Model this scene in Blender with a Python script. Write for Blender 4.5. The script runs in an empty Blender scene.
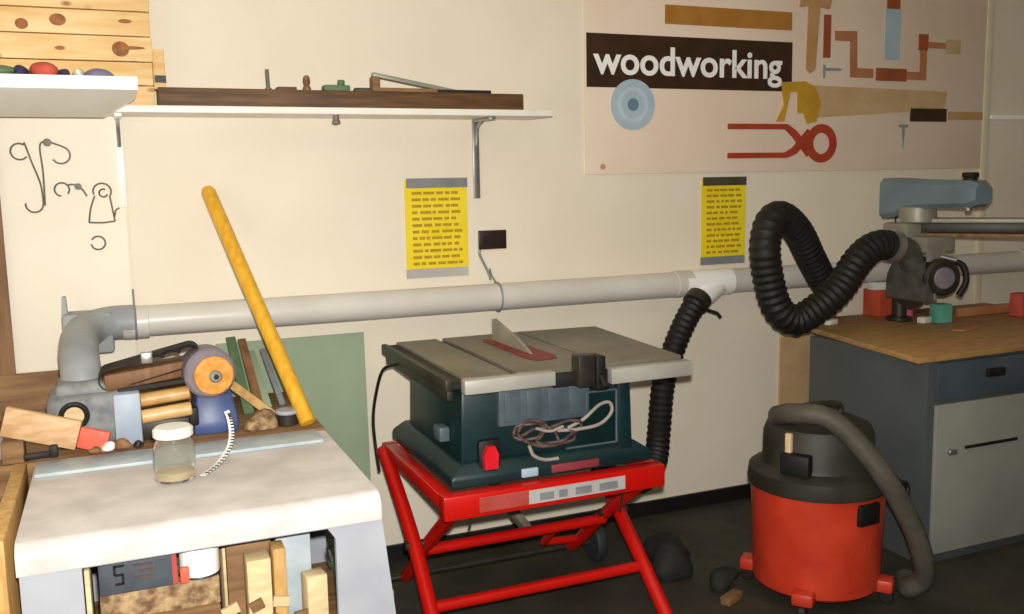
import bpy, bmesh, math, random
from mathutils import Vector, Matrix
random.seed(7)
S = bpy.context.scene
COL = S.collection
PI = math.pi

# ---------------------------------------------------------------- materials
def lin(c):
    c = c / 255.0
    return c / 12.92 if c <= 0.04045 else ((c + 0.055) / 1.055) ** 2.4

def rgb(h):
    return tuple(lin(int(h[i:i + 2], 16)) for i in (0, 2, 4)) + (1.0,)

def mat(name, a, b=None, rough=0.6, metal=0.0, scale=12.0, stretch=(1, 1, 1), bump=0.0, detail=4.0,
        lo=0.35, hi=0.65, spec=0.5, trans=0.0, ior=1.45):
    m = bpy.data.materials.new(name)
    m.use_nodes = True
    nt = m.node_tree
    p = nt.nodes['Principled BSDF']
    p.inputs['Roughness'].default_value = rough
    p.inputs['Metallic'].default_value = metal
    p.inputs['Specular IOR Level'].default_value = spec
    p.inputs['IOR'].default_value = ior
    if trans:
        p.inputs['Transmission Weight'].default_value = trans
    tc = nt.nodes.new('ShaderNodeTexCoord')
    mp = nt.nodes.new('ShaderNodeMapping')
    mp.inputs['Scale'].default_value = stretch
    nz = nt.nodes.new('ShaderNodeTexNoise')
    nz.inputs['Scale'].default_value = scale
    nz.inputs['Detail'].default_value = detail
    cr = nt.nodes.new('ShaderNodeValToRGB')
    cr.color_ramp.elements[0].position = lo
    cr.color_ramp.elements[1].position = hi
    cr.color_ramp.elements[0].color = rgb(a)
    cr.color_ramp.elements[1].color = rgb(b or a)
    L = nt.links.new
    L(tc.outputs['Object'], mp.inputs['Vector'])
    L(mp.outputs['Vector'], nz.inputs['Vector'])
    L(nz.outputs['Fac'], cr.inputs['Fac'])
    L(cr.outputs['Color'], p.inputs['Base Color'])
    if bump:
        bp = nt.nodes.new('ShaderNodeBump')
        bp.inputs['Strength'].default_value = bump
        bp.inputs['Distance'].default_value = 0.01
        L(nz.outputs['Fac'], bp.inputs['Height'])
        L(bp.outputs['Normal'], p.inputs['Normal'])
    return m

def knotty(name, base, grain, knot, along=(1.2, 9, 9)):
    m = mat(name, base, grain, 0.55, scale=3.0, stretch=along, bump=0.05)
    nt = m.node_tree
    p = nt.nodes['Principled BSDF']
    cr = p.inputs['Base Color'].links[0].from_node
    tc = [n for n in nt.nodes if n.type == 'TEX_COORD'][0]
    mp = nt.nodes.new('ShaderNodeMapping')
    mp.inputs['Scale'].default_value = (5.5, 8, 9.5)
    vo = nt.nodes.new('ShaderNodeTexVoronoi')
    vo.inputs['Scale'].default_value = 1.0
    k = nt.nodes.new('ShaderNodeValToRGB')
    k.color_ramp.elements[0].position = 0.03
    k.color_ramp.elements[0].color = (1, 1, 1, 1)
    k.color_ramp.elements[1].position = 0.12
    k.color_ramp.elements[1].color = (0, 0, 0, 1)
    mx = nt.nodes.new('ShaderNodeMixRGB')
    mx.inputs['Color2'].default_value = rgb(knot)
    L = nt.links.new
    L(tc.outputs['Object'], mp.inputs['Vector'])
    L(mp.outputs['Vector'], vo.inputs['Vector'])
    L(vo.outputs['Distance'], k.inputs['Fac'])
    L(k.outputs['Color'], mx.inputs['Fac'])
    L(cr.outputs['Color'], mx.inputs['Color1'])
    L(mx.outputs['Color'], p.inputs['Base Color'])
    return m

M = {}
M['wall'] = mat('cream_wall_paint', 'e3d8c3', 'e9dfcb', 0.55, scale=2.0, bump=0.02)
M['wall2'] = mat('cream_panel_paint', 'e6dcc8', 'ece3d0', 0.5, scale=2.5, bump=0.02)
M['ceil'] = mat('ceiling_paint', 'd8d4c8', 'e0dccf', 0.8)
M['floor'] = mat('dark_concrete', '2d2a20', '3e3a2c', 0.7, scale=5, bump=0.05)
M['black'] = mat('black_base', '0e0d0c', '171513', 0.5)
M['white'] = mat('white_paint', 'e9e5da', 'f1eee6', 0.4, scale=6)
M['whitem'] = mat('white_enamel', 'f2f0ea', 'f7f6f2', 0.3, scale=6)
M['trim'] = mat('trim_paint', 'dcd0b2', 'e4d9bd', 0.5)
M['brownpost'] = mat('brown_stained_wood', '6d4a2c', '8a6440', 0.6, scale=4, stretch=(8, 8, 1))
M['darkplank'] = mat('dark_brown_wood', '4d341d', '6b4a2a', 0.6, scale=5, stretch=(1, 8, 12), bump=0.1)
M['boardtan'] = mat('tan_board_wood', 'c39a6e', 'd9b68c', 0.65, scale=6, stretch=(2, 8, 8), bump=0.06)
M['pine'] = knotty('knotty_pine', 'dcb06c', 'eecf98', '9a5a22')
M['knot'] = mat('pine_knot', '7d4a1c', 'a86a2e', 0.6, scale=30)
M['ply'] = mat('plywood', '9a7444', 'b08852', 0.55, scale=4, stretch=(2, 9, 9), bump=0.03)
M['pale'] = mat('pale_wood', 'cbb083', 'e0c99c', 0.65, scale=6, stretch=(2, 8, 8), bump=0.06)
M['pale2'] = mat('honey_wood', 'b48a4e', 'cfa768', 0.6, scale=6, stretch=(8, 8, 2), bump=0.06)
M['bench'] = mat('worn_bench_wood', '6f4f31', '93704a', 0.7, scale=5, stretch=(1, 8, 8), bump=0.1)
M['pole'] = mat('varnished_yellow_pole', 'd69c1f', 'e3b038', 0.35, scale=5, stretch=(10, 10, 1))
M['greenb'] = mat('sage_board', '8b9b80', '95a58a', 0.6, scale=3)
M['pvc'] = mat('grey_pvc_pipe', 'c9c4bb', 'd3cfc7', 0.35, scale=4)
M['duct'] = mat('grey_dust_fitting', '8d9194', '9da1a3', 0.5, scale=10, bump=0.05)
M['steel'] = mat('bare_steel', '9c9c98', 'b4b4ae', 0.35, 0.8, scale=15)
M['iron'] = mat('wrought_iron', '5e564a', '7a7062', 0.5)
M['greysheet'] = mat('grey_enamel_sheet', '9fa2aa', 'aeb1b8', 0.38, scale=5, bump=0.03)
M['greytop'] = mat('dusty_grey_top', 'c0bab5', 'd6d0cc', 0.5, scale=9, bump=0.06)
M['ledge'] = mat('blue_grey_ledge', '9fadb3', 'b7c1c4', 0.5, scale=14)
M['sander'] = mat('sander_grey_casting', '696e70', '8d918f', 0.6, scale=22, bump=0.2)
M['paleblue'] = mat('pale_blue_paint', '9cabbd', 'aebac8', 0.45)
M['blue'] = mat('deep_blue_paint', '36466e', '46578a', 0.4)
M['purple'] = mat('purple_grey_casting', '6e6570', '827a82', 0.5)
M['orange'] = mat('orange_abrasive', 'cf8a33', 'e2a75a', 0.85, scale=40, bump=0.2)
M['roller'] = mat('golden_roller', 'b98642', 'd9b67e', 0.4, scale=8)
M['rubber'] = mat('black_rubber', '0f0e0b', '191712', 0.6, scale=20)
M['belt'] = mat('dark_sanding_belt', '1d160f', '35281c', 0.85, scale=40)
M['paper'] = mat('yellow_paper', 'e8cc14', 'efd52a', 0.6, scale=8)
M['tape'] = mat('grey_tape', '77797c', '87898b', 0.4)
M['tapedark'] = mat('dark_tape', '3f3d2e', '4b4838', 0.5)
M['ink'] = mat('faded_ink', 'a88716', 'b4921e', 0.7)
M['outlet'] = mat('dark_outlet_plate', '2a1a14', '38241c', 0.35)
M['mural'] = mat('pinkish_mural_board', 'e2ccb6', 'e8d5c1', 0.55, scale=2)
M['labelbrown'] = mat('dark_brown_sign_paint', '33200f', '3e2816', 0.45)
M['letter'] = mat('white_lettering', 'f1efe8', 'f6f4ee', 0.5)
M['bluedisc'] = mat('pale_blue_disc', 'a3b7c6', 'aebfcc', 0.5)
M['bluering'] = mat('lighter_blue_ring', 'b2c3cf', 'bccbd6', 0.5)
M['bluedot'] = mat('slate_dot', '5f7a8c', '6a8496', 0.5)
M['ochre'] = mat('ochre_shape', 'a5702a', 'b07a32', 0.5)
M['tan'] = mat('tan_shape', 'c0a074', 'cbac82', 0.5)
M['tan2'] = mat('light_brown_shape', 'b58b5a', 'bf9766', 0.5)
M['rust'] = mat('rust_shape', '93482a', 'a05332', 0.5)
M['rustlight'] = mat('light_rust_shape', 'ab7048', 'b57c54', 0.5)
M['gold'] = mat('mustard_shape', 'b78a22', 'c49a30', 0.5)
M['brick'] = mat('brick_red_shape', 'a33a22', 'ae4429', 0.5)
M['greyshape'] = mat('grey_shape', '7d8a8e', '88969a', 0.5)
M['teal'] = mat('dark_teal_plastic', '0a2223', '0f2c2e', 0.4, scale=9)
M['tealdark'] = mat('deep_teal_plastic', '0a2024', '0e2a2e', 0.45)  # near match of the body teal, for the corner column
M['sawtop'] = mat('dull_aluminium_top', '6e6858', '7c7666', 0.42, 0.25, scale=7)
M['alu'] = mat('pale_aluminium', 'a8a59b', 'b5b2a8', 0.4, 0.2, scale=9)
M['slot'] = mat('slot_black', '0c0b09', '12110e', 0.6)
M['red'] = mat('glossy_red_enamel', 'b80f08', 'c5150c', 0.3, scale=4)
M['redsw'] = mat('red_switch_plastic', 'd21a28', 'dc2634', 0.3)
M['redins'] = mat('red_throat_insert', '6f2a1e', '96382a', 0.6, scale=30)
M['cord'] = mat('black_cord', '14120f', '1c1a16', 0.5)
M['cordpale'] = mat('pale_cord', '8f877e', 'a29a90', 0.5)
M['cordpink'] = mat('dusty_pink_cord', '4a3834', '5c4840', 0.6)
M['greypan'] = mat('grey_louvre_panel', '465359', '535f66', 0.45)
M['plateblue'] = mat('pale_blue_badge', '9db3c2', 'b2c4d0', 0.4)
M['platered'] = mat('dull_red_badge', '7d2f38', '8d3c44', 0.4)
M['label'] = mat('silver_label', 'a9a6a4', 'b7b4b1', 0.4)
M['labelred'] = mat('faded_red_label', 'a8433c', 'b55048', 0.4)
M['wheel'] = mat('dark_wheel_rubber', '24282c', '32373b', 0.6)
M['vacred'] = mat('orange_red_drum', 'b5301a', 'c94026', 0.4, scale=6, bump=0.03)
M['vaclid'] = mat('dusty_black_lid', '25231d', '35322a', 0.55, scale=9)
M['vachose'] = mat('grey_brown_hose', '47433a', '575248', 0.6)
M['cab'] = mat('blue_grey_cabinet', '474c4d', '505556', 0.45, scale=4)
M['cabblue'] = mat('slate_blue_drawer', '414b51', '4b565c', 0.42, scale=4)
M['cabdoor'] = mat('light_grey_door', '88897f', '94958b', 0.45, scale=4)
M['rasblue'] = mat('slate_blue_casting', '65767f', '73848d', 0.4, scale=6)
M['rasgrey'] = mat('grey_casting', '8a8778', '9c998a', 0.45, 0.2, scale=12)
M['guard'] = mat('oily_grey_guard', '4b4a43', '5f5d55', 0.45, 0.2, scale=20)
M['rasdark'] = mat('dark_oily_steel', '2b2822', '3a362e', 0.45, 0.3)
M['cartonred'] = mat('red_carton', 'b5452a', 'c2563a', 0.6)
M['pink'] = mat('pink_plastic', 'cf5a7c', 'd86a8a', 0.4)
M['mint'] = mat('mint_plastic', '58a08c', '6ab09c', 0.4)
M['whitecard'] = mat('white_card', 'dad6cc', 'e4e0d6', 0.6)
M['navy'] = mat('navy_item', '2c2a48', '383658', 0.6)
M['rag'] = mat('red_cloth', 'b4483a', 'c45848', 0.8, bump=0.2)
M['greenitem'] = mat('green_item', '4f6a4a', '5f7a58', 0.6)
M['violet'] = mat('grey_violet_item', '6b6584', '7b7594', 0.6)
M['redpaint'] = mat('salmon_red_paint', 'e0553f', 'ea6a54', 0.5)
M['toolbox'] = mat('charcoal_case', '43474f', '4f545c', 0.5, scale=14)
M['crumple'] = mat('dark_crumpled_plastic', '171814', '25251f', 0.8, scale=18, bump=0.4)
M['greycloth'] = mat('grey_cloth', '8f8f96', 'a3a2a8', 0.9, scale=20, bump=0.3)
M['chips'] = mat('wood_shavings', '6b4d33', 'b79a72', 0.8, scale=38, bump=0.6)
# clear glass
def glass():
    m = bpy.data.materials.new('clear_jar_glass')
    m.use_nodes = True
    p = m.node_tree.nodes['Principled BSDF']
    p.inputs['Base Color'].default_value = (0.93, 0.94, 0.9, 1)
    p.inputs['Roughness'].default_value = 0.06
    p.inputs['Transmission Weight'].default_value = 0.93
    p.inputs['IOR'].default_value = 1.2
    return m
M['glass'] = glass()

# ---------------------------------------------------------------- mesh helpers (metres, world coordinates)
def BM():
    return bmesh.new()

def box(bm, x0, x1, y0, y1, z0, z1, bev=0.0, mtx=None, seg=2):
    t = bmesh.new()
    bmesh.ops.create_cube(t, size=1.0)
    for v in t.verts:
        v.co = Vector(((x0 + x1) / 2 + v.co.x * (x1 - x0), (y0 + y1) / 2 + v.co.y * (y1 - y0), (z0 + z1) / 2 + v.co.z * (z1 - z0)))
    if bev:
        bmesh.ops.bevel(t, geom=list(t.edges), offset=bev, segments=seg, affect='EDGES', profile=0.5)
    merge(bm, t, mtx)

def merge(bm, t, mtx=None):
    if mtx is not None:
        bmesh.ops.transform(t, matrix=mtx, verts=t.verts)
    me = bpy.data.meshes.new('tmp')
    t.to_mesh(me)
    t.free()
    bm.from_mesh(me)
    bpy.data.meshes.remove(me)

def beam(bm, a, b, w, h, bev=0.0, up=(0, 0, 1)):
    """box bar from a to b, w across, h along up"""
    a, b = Vector(a), Vector(b)
    d = b - a
    z = d.normalized()
    u = Vector(up)
    x = u.cross(z)
    if x.length < 1e-5:
        x = Vector((1, 0, 0))
    x.normalize()
    y = z.cross(x)
    m = Matrix((x, y, z)).transposed().to_4x4()
    m.translation = (a + b) / 2
    box(bm, -w / 2, w / 2, -h / 2, h / 2, -d.length / 2, d.length / 2, bev, m)

def lathe(bm, prof, n=32, mtx=None, closed=True):
    """prof: list of (r, z) ; axis local z"""
    t = bmesh.new()
    rings = []
    for r, z in prof:
        if r < 1e-5:
            rings.append([t.verts.new((0, 0, z))])
        else:
            rings.append([t.verts.new((r * math.cos(2 * PI * i / n), r * math.sin(2 * PI * i / n), z)) for i in range(n)])
    for A, B in zip(rings, rings[1:]):
        for i in range(n):
            j = (i + 1) % n
            if len(A) == 1 and len(B) == 1:
                continue
            if len(A) == 1:
                t.faces.new((A[0], B[j], B[i]))
            elif len(B) == 1:
                t.faces.new((A[i], A[j], B[0]))
            else:
                t.faces.new((A[i], A[j], B[j], B[i]))
    if closed:
        for R, f in ((rings[0], True), (rings[-1], False)):
            if len(R) > 1:
                t.faces.new(R[::-1] if f else R)
    bmesh.ops.recalc_face_normals(t, faces=t.faces)
    merge(bm, t, mtx)

def axis(o, d):
    """matrix putting local z along d at o"""
    q = Vector(d).normalized().to_track_quat('Z', 'Y')
    m = q.to_matrix().to_4x4()
    m.translation = Vector(o)
    return m

def cyl(bm, a, b, r, n=24, r2=None, bev=0.0):
    a, b = Vector(a), Vector(b)
    L = (b - a).length
    r2 = r if r2 is None else r2
    if bev:
        pr = [(r - bev, 0), (r, bev), (r2, L - bev), (r2 - bev, L)]
    else:
        pr = [(r, 0), (r2, L)]
    lathe(bm, pr, n, axis(a, b - a))

def spline(pts, k=10):
    P = [Vector(p) for p in pts]
    P = [2 * P[0] - P[1]] + P + [2 * P[-1] - P[-2]]
    out = []
    for i in range(1, len(P) - 2):
        a, b, c, d = P[i - 1], P[i], P[i + 1], P[i + 2]
        for j in range(k):
            t = j / k
            out.append(0.5 * ((2 * b) + (c - a) * t + (2 * a - 5 * b + 4 * c - d) * t * t + (3 * b - a - 3 * c + d) * t ** 3))
    out.append(P[-2])
    return out

def resample(pts, step):
    out = [pts[0].copy()]
    acc = 0.0
    for a, b in zip(pts, pts[1:]):
        L = (b - a).length
        if L < 1e-9:
            continue
        pos = step - acc
        while pos <= L:
            out.append(a.lerp(b, pos / L))
            pos += step
        acc = L - (pos - step)
    if (out[-1] - pts[-1]).length > step * 0.3:
        out.append(pts[-1].copy())
    return out

def tube(bm, pts, r, n=10, rad=None, caps=True):
    P = [Vector(p) for p in pts]
    T = []
    for i in range(len(P)):
        d = P[min(i + 1, len(P) - 1)] - P[max(i - 1, 0)]
        T.append(d.normalized())
    ref = Vector((0, 0, 1))
    if abs(T[0].dot(ref)) > 0.9:
        ref = Vector((1, 0, 0))
    N = (ref - T[0] * ref.dot(T[0])).normalized()
    rings = []
    for i in range(len(P)):
        N = (N - T[i] * N.dot(T[i])).normalized()
        B = T[i].cross(N)
        rr = rad(i) if rad else r
        rings.append([bm.verts.new(P[i] + (N * math.cos(2 * PI * k / n) + B * math.sin(2 * PI * k / n)) * rr) for k in range(n)])
    for A, B_ in zip(rings, rings[1:]):
        for k in range(n):
            j = (k + 1) % n
            bm.faces.new((A[k], A[j], B_[j], B_[k]))
    if caps:
        bm.faces.new(rings[0][::-1])
        bm.faces.new(rings[-1])

def hose(bm, pts, r, pitch=0.022, depth=0.1, n=20):
    P = resample(spline(pts, 14), pitch / 2)
    tube(bm, P, r, n, rad=lambda i: r if i % 2 == 0 else r * (1 - depth))

def prism(bm, poly, y0, y1, mtx=None):
    """poly in x,z extruded between y0 and y1"""
    t = bmesh.new()
    A = [t.verts.new((x, y0, z)) for x, z in poly]
    B = [t.verts.new((x, y1, z)) for x, z in poly]
    t.faces.new(A)
    t.faces.new(B[::-1])
    n = len(poly)
    for i in range(n):
        j = (i + 1) % n
        t.faces.new((A[j], A[i], B[i], B[j]))
    bmesh.ops.recalc_face_normals(t, faces=t.faces)
    merge(bm, t, mtx)

def slab(bm, poly, z0, z1, bev=0.0):
    """poly in x,y extruded z0..z1"""
    t = bmesh.new()
    A = [t.verts.new((x, y, z0)) for x, y in poly]
    B = [t.verts.new((x, y, z1)) for x, y in poly]
    t.faces.new(A[::-1])
    t.faces.new(B)
    n = len(poly)
    for i in range(n):
        j = (i + 1) % n
        t.faces.new((A[i], A[j], B[j], B[i]))
    bmesh.ops.recalc_face_normals(t, faces=t.faces)
    if bev:
        bmesh.ops.bevel(t, geom=list(t.edges), offset=bev, segments=2, affect='EDGES', profile=0.5)
    merge(bm, t)

def loft(bm, rects, bev=0.0):
    """stack of rectangles (x0,x1,y0,y1,z)"""
    t = bmesh.new()
    R = []
    for x0, x1, y0, y1, z in rects:
        R.append([t.verts.new(p) for p in ((x0, y0, z), (x1, y0, z), (x1, y1, z), (x0, y1, z))])
    for A, B in zip(R, R[1:]):
        for i in range(4):
            j = (i + 1) % 4
            t.faces.new((A[i], A[j], B[j], B[i]))
    t.faces.new(R[0][::-1])
    t.faces.new(R[-1])
    bmesh.ops.recalc_face_normals(t, faces=t.faces)
    if bev:
        bmesh.ops.bevel(t, geom=list(t.edges), offset=bev, segments=2, affect='EDGES', profile=0.5)
    merge(bm, t)

def torus(bm, c, R, r, d=(0, 1, 0), n=32, k=8):
    m = axis(c, d)
    t = bmesh.new()
    rings = []
    for i in range(n):
        a = 2 * PI * i / n
        rings.append([t.verts.new(((R + r * math.cos(2 * PI * j / k)) * math.cos(a), (R + r * math.cos(2 * PI * j / k)) * math.sin(a), r * math.sin(2 * PI * j / k))) for j in range(k)])
    for i in range(n):
        A, B = rings[i], rings[(i + 1) % n]
        for j in range(k):
            q = (j + 1) % k
            t.faces.new((A[j], B[j], B[q], A[q]))
    bmesh.ops.recalc_face_normals(t, faces=t.faces)
    merge(bm, t, m)

def lump(bm, c, r, seed, squash=(1, 1, 1), amp=0.25):
    rnd = random.Random(seed)
    t = bmesh.new()
    bmesh.ops.create_icosphere(t, subdivisions=3, radius=1.0)
    dirs = [(Vector((rnd.uniform(-1, 1), rnd.uniform(-1, 1), rnd.uniform(-1, 1))).normalized(), rnd.uniform(-amp, amp)) for _ in range(14)]
    for v in t.verts:
        n = v.co.normalized()
        s = 1 + sum(a * max(0, n.dot(d)) ** 6 for d, a in dirs)
        q = n * s
        q.z = max(q.z, -0.75)
        v.co = Vector((c[0] + q.x * r * squash[0], c[1] + q.y * r * squash[1], c[2] + q.z * r * squash[2]))
    merge(bm, t)

# ---------------------------------------------------------------- object helpers
def rootloc(o):
    while o.parent:
        o = o.parent
    return o.location.copy()

def obj(name, bm, m, parent=None, label=None, flat=False):
    bmesh.ops.remove_doubles(bm, verts=bm.verts, dist=1e-6)
    if parent is None:
        lo = [min(v.co[i] for v in bm.verts) for i in range(3)]
        hi = [max(v.co[i] for v in bm.verts) for i in range(3)]
        org = Vector(((lo[0] + hi[0]) / 2, (lo[1] + hi[1]) / 2, lo[2]))
    else:
        org = rootloc(parent)
    for v in bm.verts:
        v.co -= org
    bm.normal_update()
    for f in bm.faces:
        f.smooth = not flat
    for e in bm.edges:
        if len(e.link_faces) == 2 and e.calc_face_angle(0) > math.radians(38):
            e.smooth = False
    me = bpy.data.meshes.new(name)
    bm.to_mesh(me)
    bm.free()
    me.materials.append(M[m] if isinstance(m, str) else m)
    o = bpy.data.objects.new(name, me)
    COL.objects.link(o)
    if parent is None:
        o.location = org
    else:
        o.parent = parent
    if label:
        o['label'] = label
    return o

def thing(name, label, cat, loc, group=None):
    o = bpy.data.objects.new(name, None)
    o.empty_display_size = 0.05
    COL.objects.link(o)
    o.location = loc
    o['label'] = label
    o['category'] = cat
    if group:
        o['group'] = group
    return o

def tag(o, label, cat, group=None):
    o['label'] = label
    o['category'] = cat
    if group:
        o['group'] = group
    return o

def struct(name, bm, m, parent=None):
    o = obj(name, bm, m, parent)
    if parent is None:
        o['kind'] = 'structure'
    return o

def B(*a, **k):
    bm = BM()
    box(bm, *a, **k)
    return bm

# ================================================================ THE ROOM
XL, XR, YF, ZC = -1.3, 6.2, -5.2, 2.95
struct('floor', B(XL, XR, YF, 0.0, -0.1, 0.0), 'floor')
struct('wall_back', B(XL - 0.1, XR + 0.1, 0.0, 0.1, 0.0, ZC), 'wall')
struct('wall_left', B(XL - 0.1, XL, YF, 0.0, 0.0, ZC), 'wall')
struct('wall_right', B(XR, XR + 0.1, YF, 0.0, 0.0, ZC), 'wall')
struct('ceiling', B(XL - 0.1, XR + 0.1, YF, 0.1, ZC, ZC + 0.1), 'ceil')
struct('baseboard_back', B(XL, XR, -0.014, 0.0, 0.0, 0.07), 'black')
# vertical joint cover right of the mural, small seam left, brown post far left
struct('trim_1', B(4.345, 4.395, -0.016, 0.0, 0.07, ZC, bev=0.004), 'trim')
struct('trim_2', B(0.05, 0.062, -0.004, 0.0, 0.96, 1.86), 'trim')
struct('trim_3', B(-0.43, -0.352, -0.03, 0.0, 0.95, ZC), 'brownpost')
struct('trim_4', B(-0.352, 0.05, -0.004, 0.0, 0.955, ZC), 'wall2')
bm = B(4.40, 5.6, -0.02, 0.0, 1.88, 1.905, bev=0.003)
struct('trim_5', bm, 'whitem')
struct('trim_6', B(3.03, 3.30, -0.012, 0.0, 0.07, 0.80), 'tan')

# ================================================================ WALL SHELF
sh = thing('wall_shelf', 'long white wall shelf on two brackets left of the woodworking mural', 'shelf', (0.6, 0, 1.85))
obj('shelf_board', B(-0.75, 1.68, -0.24, -0.001, 1.857, 1.882, bev=0.003), 'white', sh)
for x, mm in ((0.045, 'whitem'), (1.43, 'steel')):
    bm = BM()
    box(bm, x - 0.014, x + 0.014, -0.012, -0.001, 1.53, 1.857, 0.002)
    box(bm, x - 0.012, x + 0.012, -0.21, -0.001, 1.845, 1.857, 0.002)
    b = obj('bracket', bm, mm, sh, 'white metal shelf bracket' if mm == 'whitem' else 'grey metal shelf bracket')
    bm = BM()
    t = [(x, -0.09, 1.845), (x, -0.055, 1.835), (x, -0.03, 1.81), (x, -0.012, 1.75)]
    tube(bm, spline(t), 0.007, 8)
    obj('brace', bm, 'steel', b)
bm = BM()
cyl(bm, (0.80, -0.20, 1.838), (0.80, -0.20, 1.857), 0.012, 12)
lathe(bm, [(0, 0), (0.016, 0.004), (0.016, 0.014), (0, 0.018)], 14, axis((0.80, -0.20, 1.822), (0, 0, 1)))
obj('knob', bm, 'iron', sh, 'small dark knob under the shelf')

tag(obj('wooden_plank', B(0.178, 1.558, -0.225, -0.125, 1.882, 1.945, bev=0.004), 'darkplank'),
    'long dark brown plank lying along the white wall shelf', 'plank')
# bits on the plank
_n0 = set(o.name for o in COL.objects)
bm = BM(); cyl(bm, (0.56, -0.14, 1.953), (0.558, -0.14, 2.02), 0.007, 10, bev=0.002); cyl(bm, (0.56, -0.14, 1.945), (0.56, -0.14, 1.953), 0.012, 12)
tag(obj('dowel_peg', bm, 'iron'), 'thin dark peg standing upright on the brown plank', 'peg')
bm = B(0.59, 0.66, -0.16, -0.11, 1.945, 1.957, bev=0.002)
tag(obj('wood_chip', bm, 'darkplank'), 'short flat brown chip on the plank beside the thin dark peg', 'wood scrap')
bm = BM(); lathe(bm, [(0.014, 0), (0.016, 0.01), (0.01, 0.02), (0.014, 0.032), (0.012, 0.05), (0.006, 0.056)], 14, axis((0.70, -0.14, 1.945), (0, 0, 1)))
tag(obj('turned_finial', bm, 'bench'), 'small brown turned finial standing on the brown plank', 'finial')
bm = BM(); box(bm, 0.76, 0.86, -0.16, -0.11, 1.945, 1.968, 0.006); cyl(bm, (0.83, -0.135, 1.968), (0.83, -0.135, 1.988), 0.014, 14, bev=0.003)
tag(obj('green_block', bm, 'greenitem'), 'small greenish block at the left end of the loose sticks on the plank', 'block')
bm = BM(); beam(bm, (0.88, -0.135, 1.953), (1.44, -0.115, 1.955), 0.03, 0.014, 0.002)
tag(obj('wood_stick', bm, 'rasdark'), 'long dark stick lying flat on the right half of the brown plank', 'stick')
bm = BM(); beam(bm, (0.96, -0.10, 2.016), (1.30, -0.10, 1.955), 0.03, 0.016, 0.002)
tag(obj('wood_stick', bm, 'rasgrey'), 'grey stick propped at a slant over the dark stick on the plank', 'stick')
bm = BM(); beam(bm, (0.94, -0.165, 1.953), (1.20, -0.158, 1.953), 0.022, 0.014, 0.002)
tag(obj('wood_stick', bm, 'bench'), 'short brown stick at the front edge of the brown plank', 'stick')
bm = B(0.955, 0.985, -0.125, -0.075, 1.945, 2.006, bev=0.002)
tag(obj('wood_block', bm, 'bench'), 'small upright brown block propping the grey slanted stick', 'block')
for o in COL.objects:
    if o.name not in _n0:
        o.location.y -= 0.04

# ================================================================ PINE CRATE + TRAY
cr = thing('pine_crate', 'large knotty pine plank crate at the left end of the wall shelf', 'crate', (-0.25, -0.08, 1.882))
zs = [1.883, 1.955, 2.036, 2.122, 2.206, 2.295, 2.385]
for i in range(6):
    b = obj('plank', B(-0.70, 0.172 + random.uniform(-0.003, 0.003), -0.15, -0.126, zs[i] + 0.0015, zs[i + 1] - 0.0015, bev=0.003), 'pine', cr)
obj('side_panel', B(0.146, 0.168, -0.126, -0.02, 1.883, 2.385, bev=0.002), 'pine', cr)
obj('side_panel', B(-0.70, -0.678, -0.126, -0.02, 1.883, 2.385, bev=0.002), 'pine', cr)
obj('back_panel', B(-0.678, 0.146, -0.04, -0.02, 1.883, 2.385), 'pine', cr)
def knots(lst):
    bm = BM()
    for x, z, rx, rz in lst:
        e_ = 0.0012 if rz < 0.0065 else 0.0
        lathe(bm, [(0, 0.0), (rx * 0.8, 0.0), (rx, -0.001), (rx, -0.004)], 18, Matrix.Translation((x, -0.1515 - e_, z)) @ Matrix.Diagonal((1, 1, rz / rx, 1)) @ Matrix.Rotation(PI / 2, 4, 'X'), closed=False)
    return bm
for kn in ([(0.07, 2.078, 0.028, 0.026), (-0.12, 2.168, 0.026, 0.02), (-0.12, 2.075, 0.016, 0.007), (0.09, 2.172, 0.022, 0.007), (0.10, 2.083, 0.05, 0.006), (-0.23, 2.15, 0.02, 0.018)]):
    obj('wood_knot', knots([kn]), 'knot', cr, 'dark knot in the pine')
b = obj('corner_post', B(0.172, 0.212, -0.12, -0.04, 1.947, 2.085, bev=0.003), 'pine', cr)
obj('metal_plate', B(0.176, 0.214, -0.124, -0.118, 1.97, 1.995), 'rasdark', b, 'small dark plate')

tr = thing('shallow_tray', 'white enamel tray with flared sides hooked on the shelf front before the pine crate', 'tray', (-0.25, -0.32, 1.845))
bm = BM()
loft(bm, [(-0.74, 0.0, -0.30, -0.255, 1.838), (-0.76, 0.098, -0.60, -0.245, 1.894), (-0.765, 0.102, -0.61, -0.243, 1.898), (-0.765, 0.102, -0.61, -0.243, 1.936), (-0.75, 0.088, -0.595, -0.256, 1.936), (-0.75, 0.088, -0.595, -0.256, 1.91), (-0.72, -0.01, -0.31, -0.262, 1.86)])
obj('tray_body', bm, 'whitem', tr)
bm = BM(); box(bm, -0.70, 0.05, -0.25, -0.20, 1.883, 1.887); box(bm, -0.70, 0.05, -0.25, -0.246, 1.883, 1.934)
obj('hook_flange', bm, 'whitem', tr)
obj('tray_liner', B(-0.745, 0.082, -0.59, -0.262, 1.905, 1.932), 'white', tr)
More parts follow.
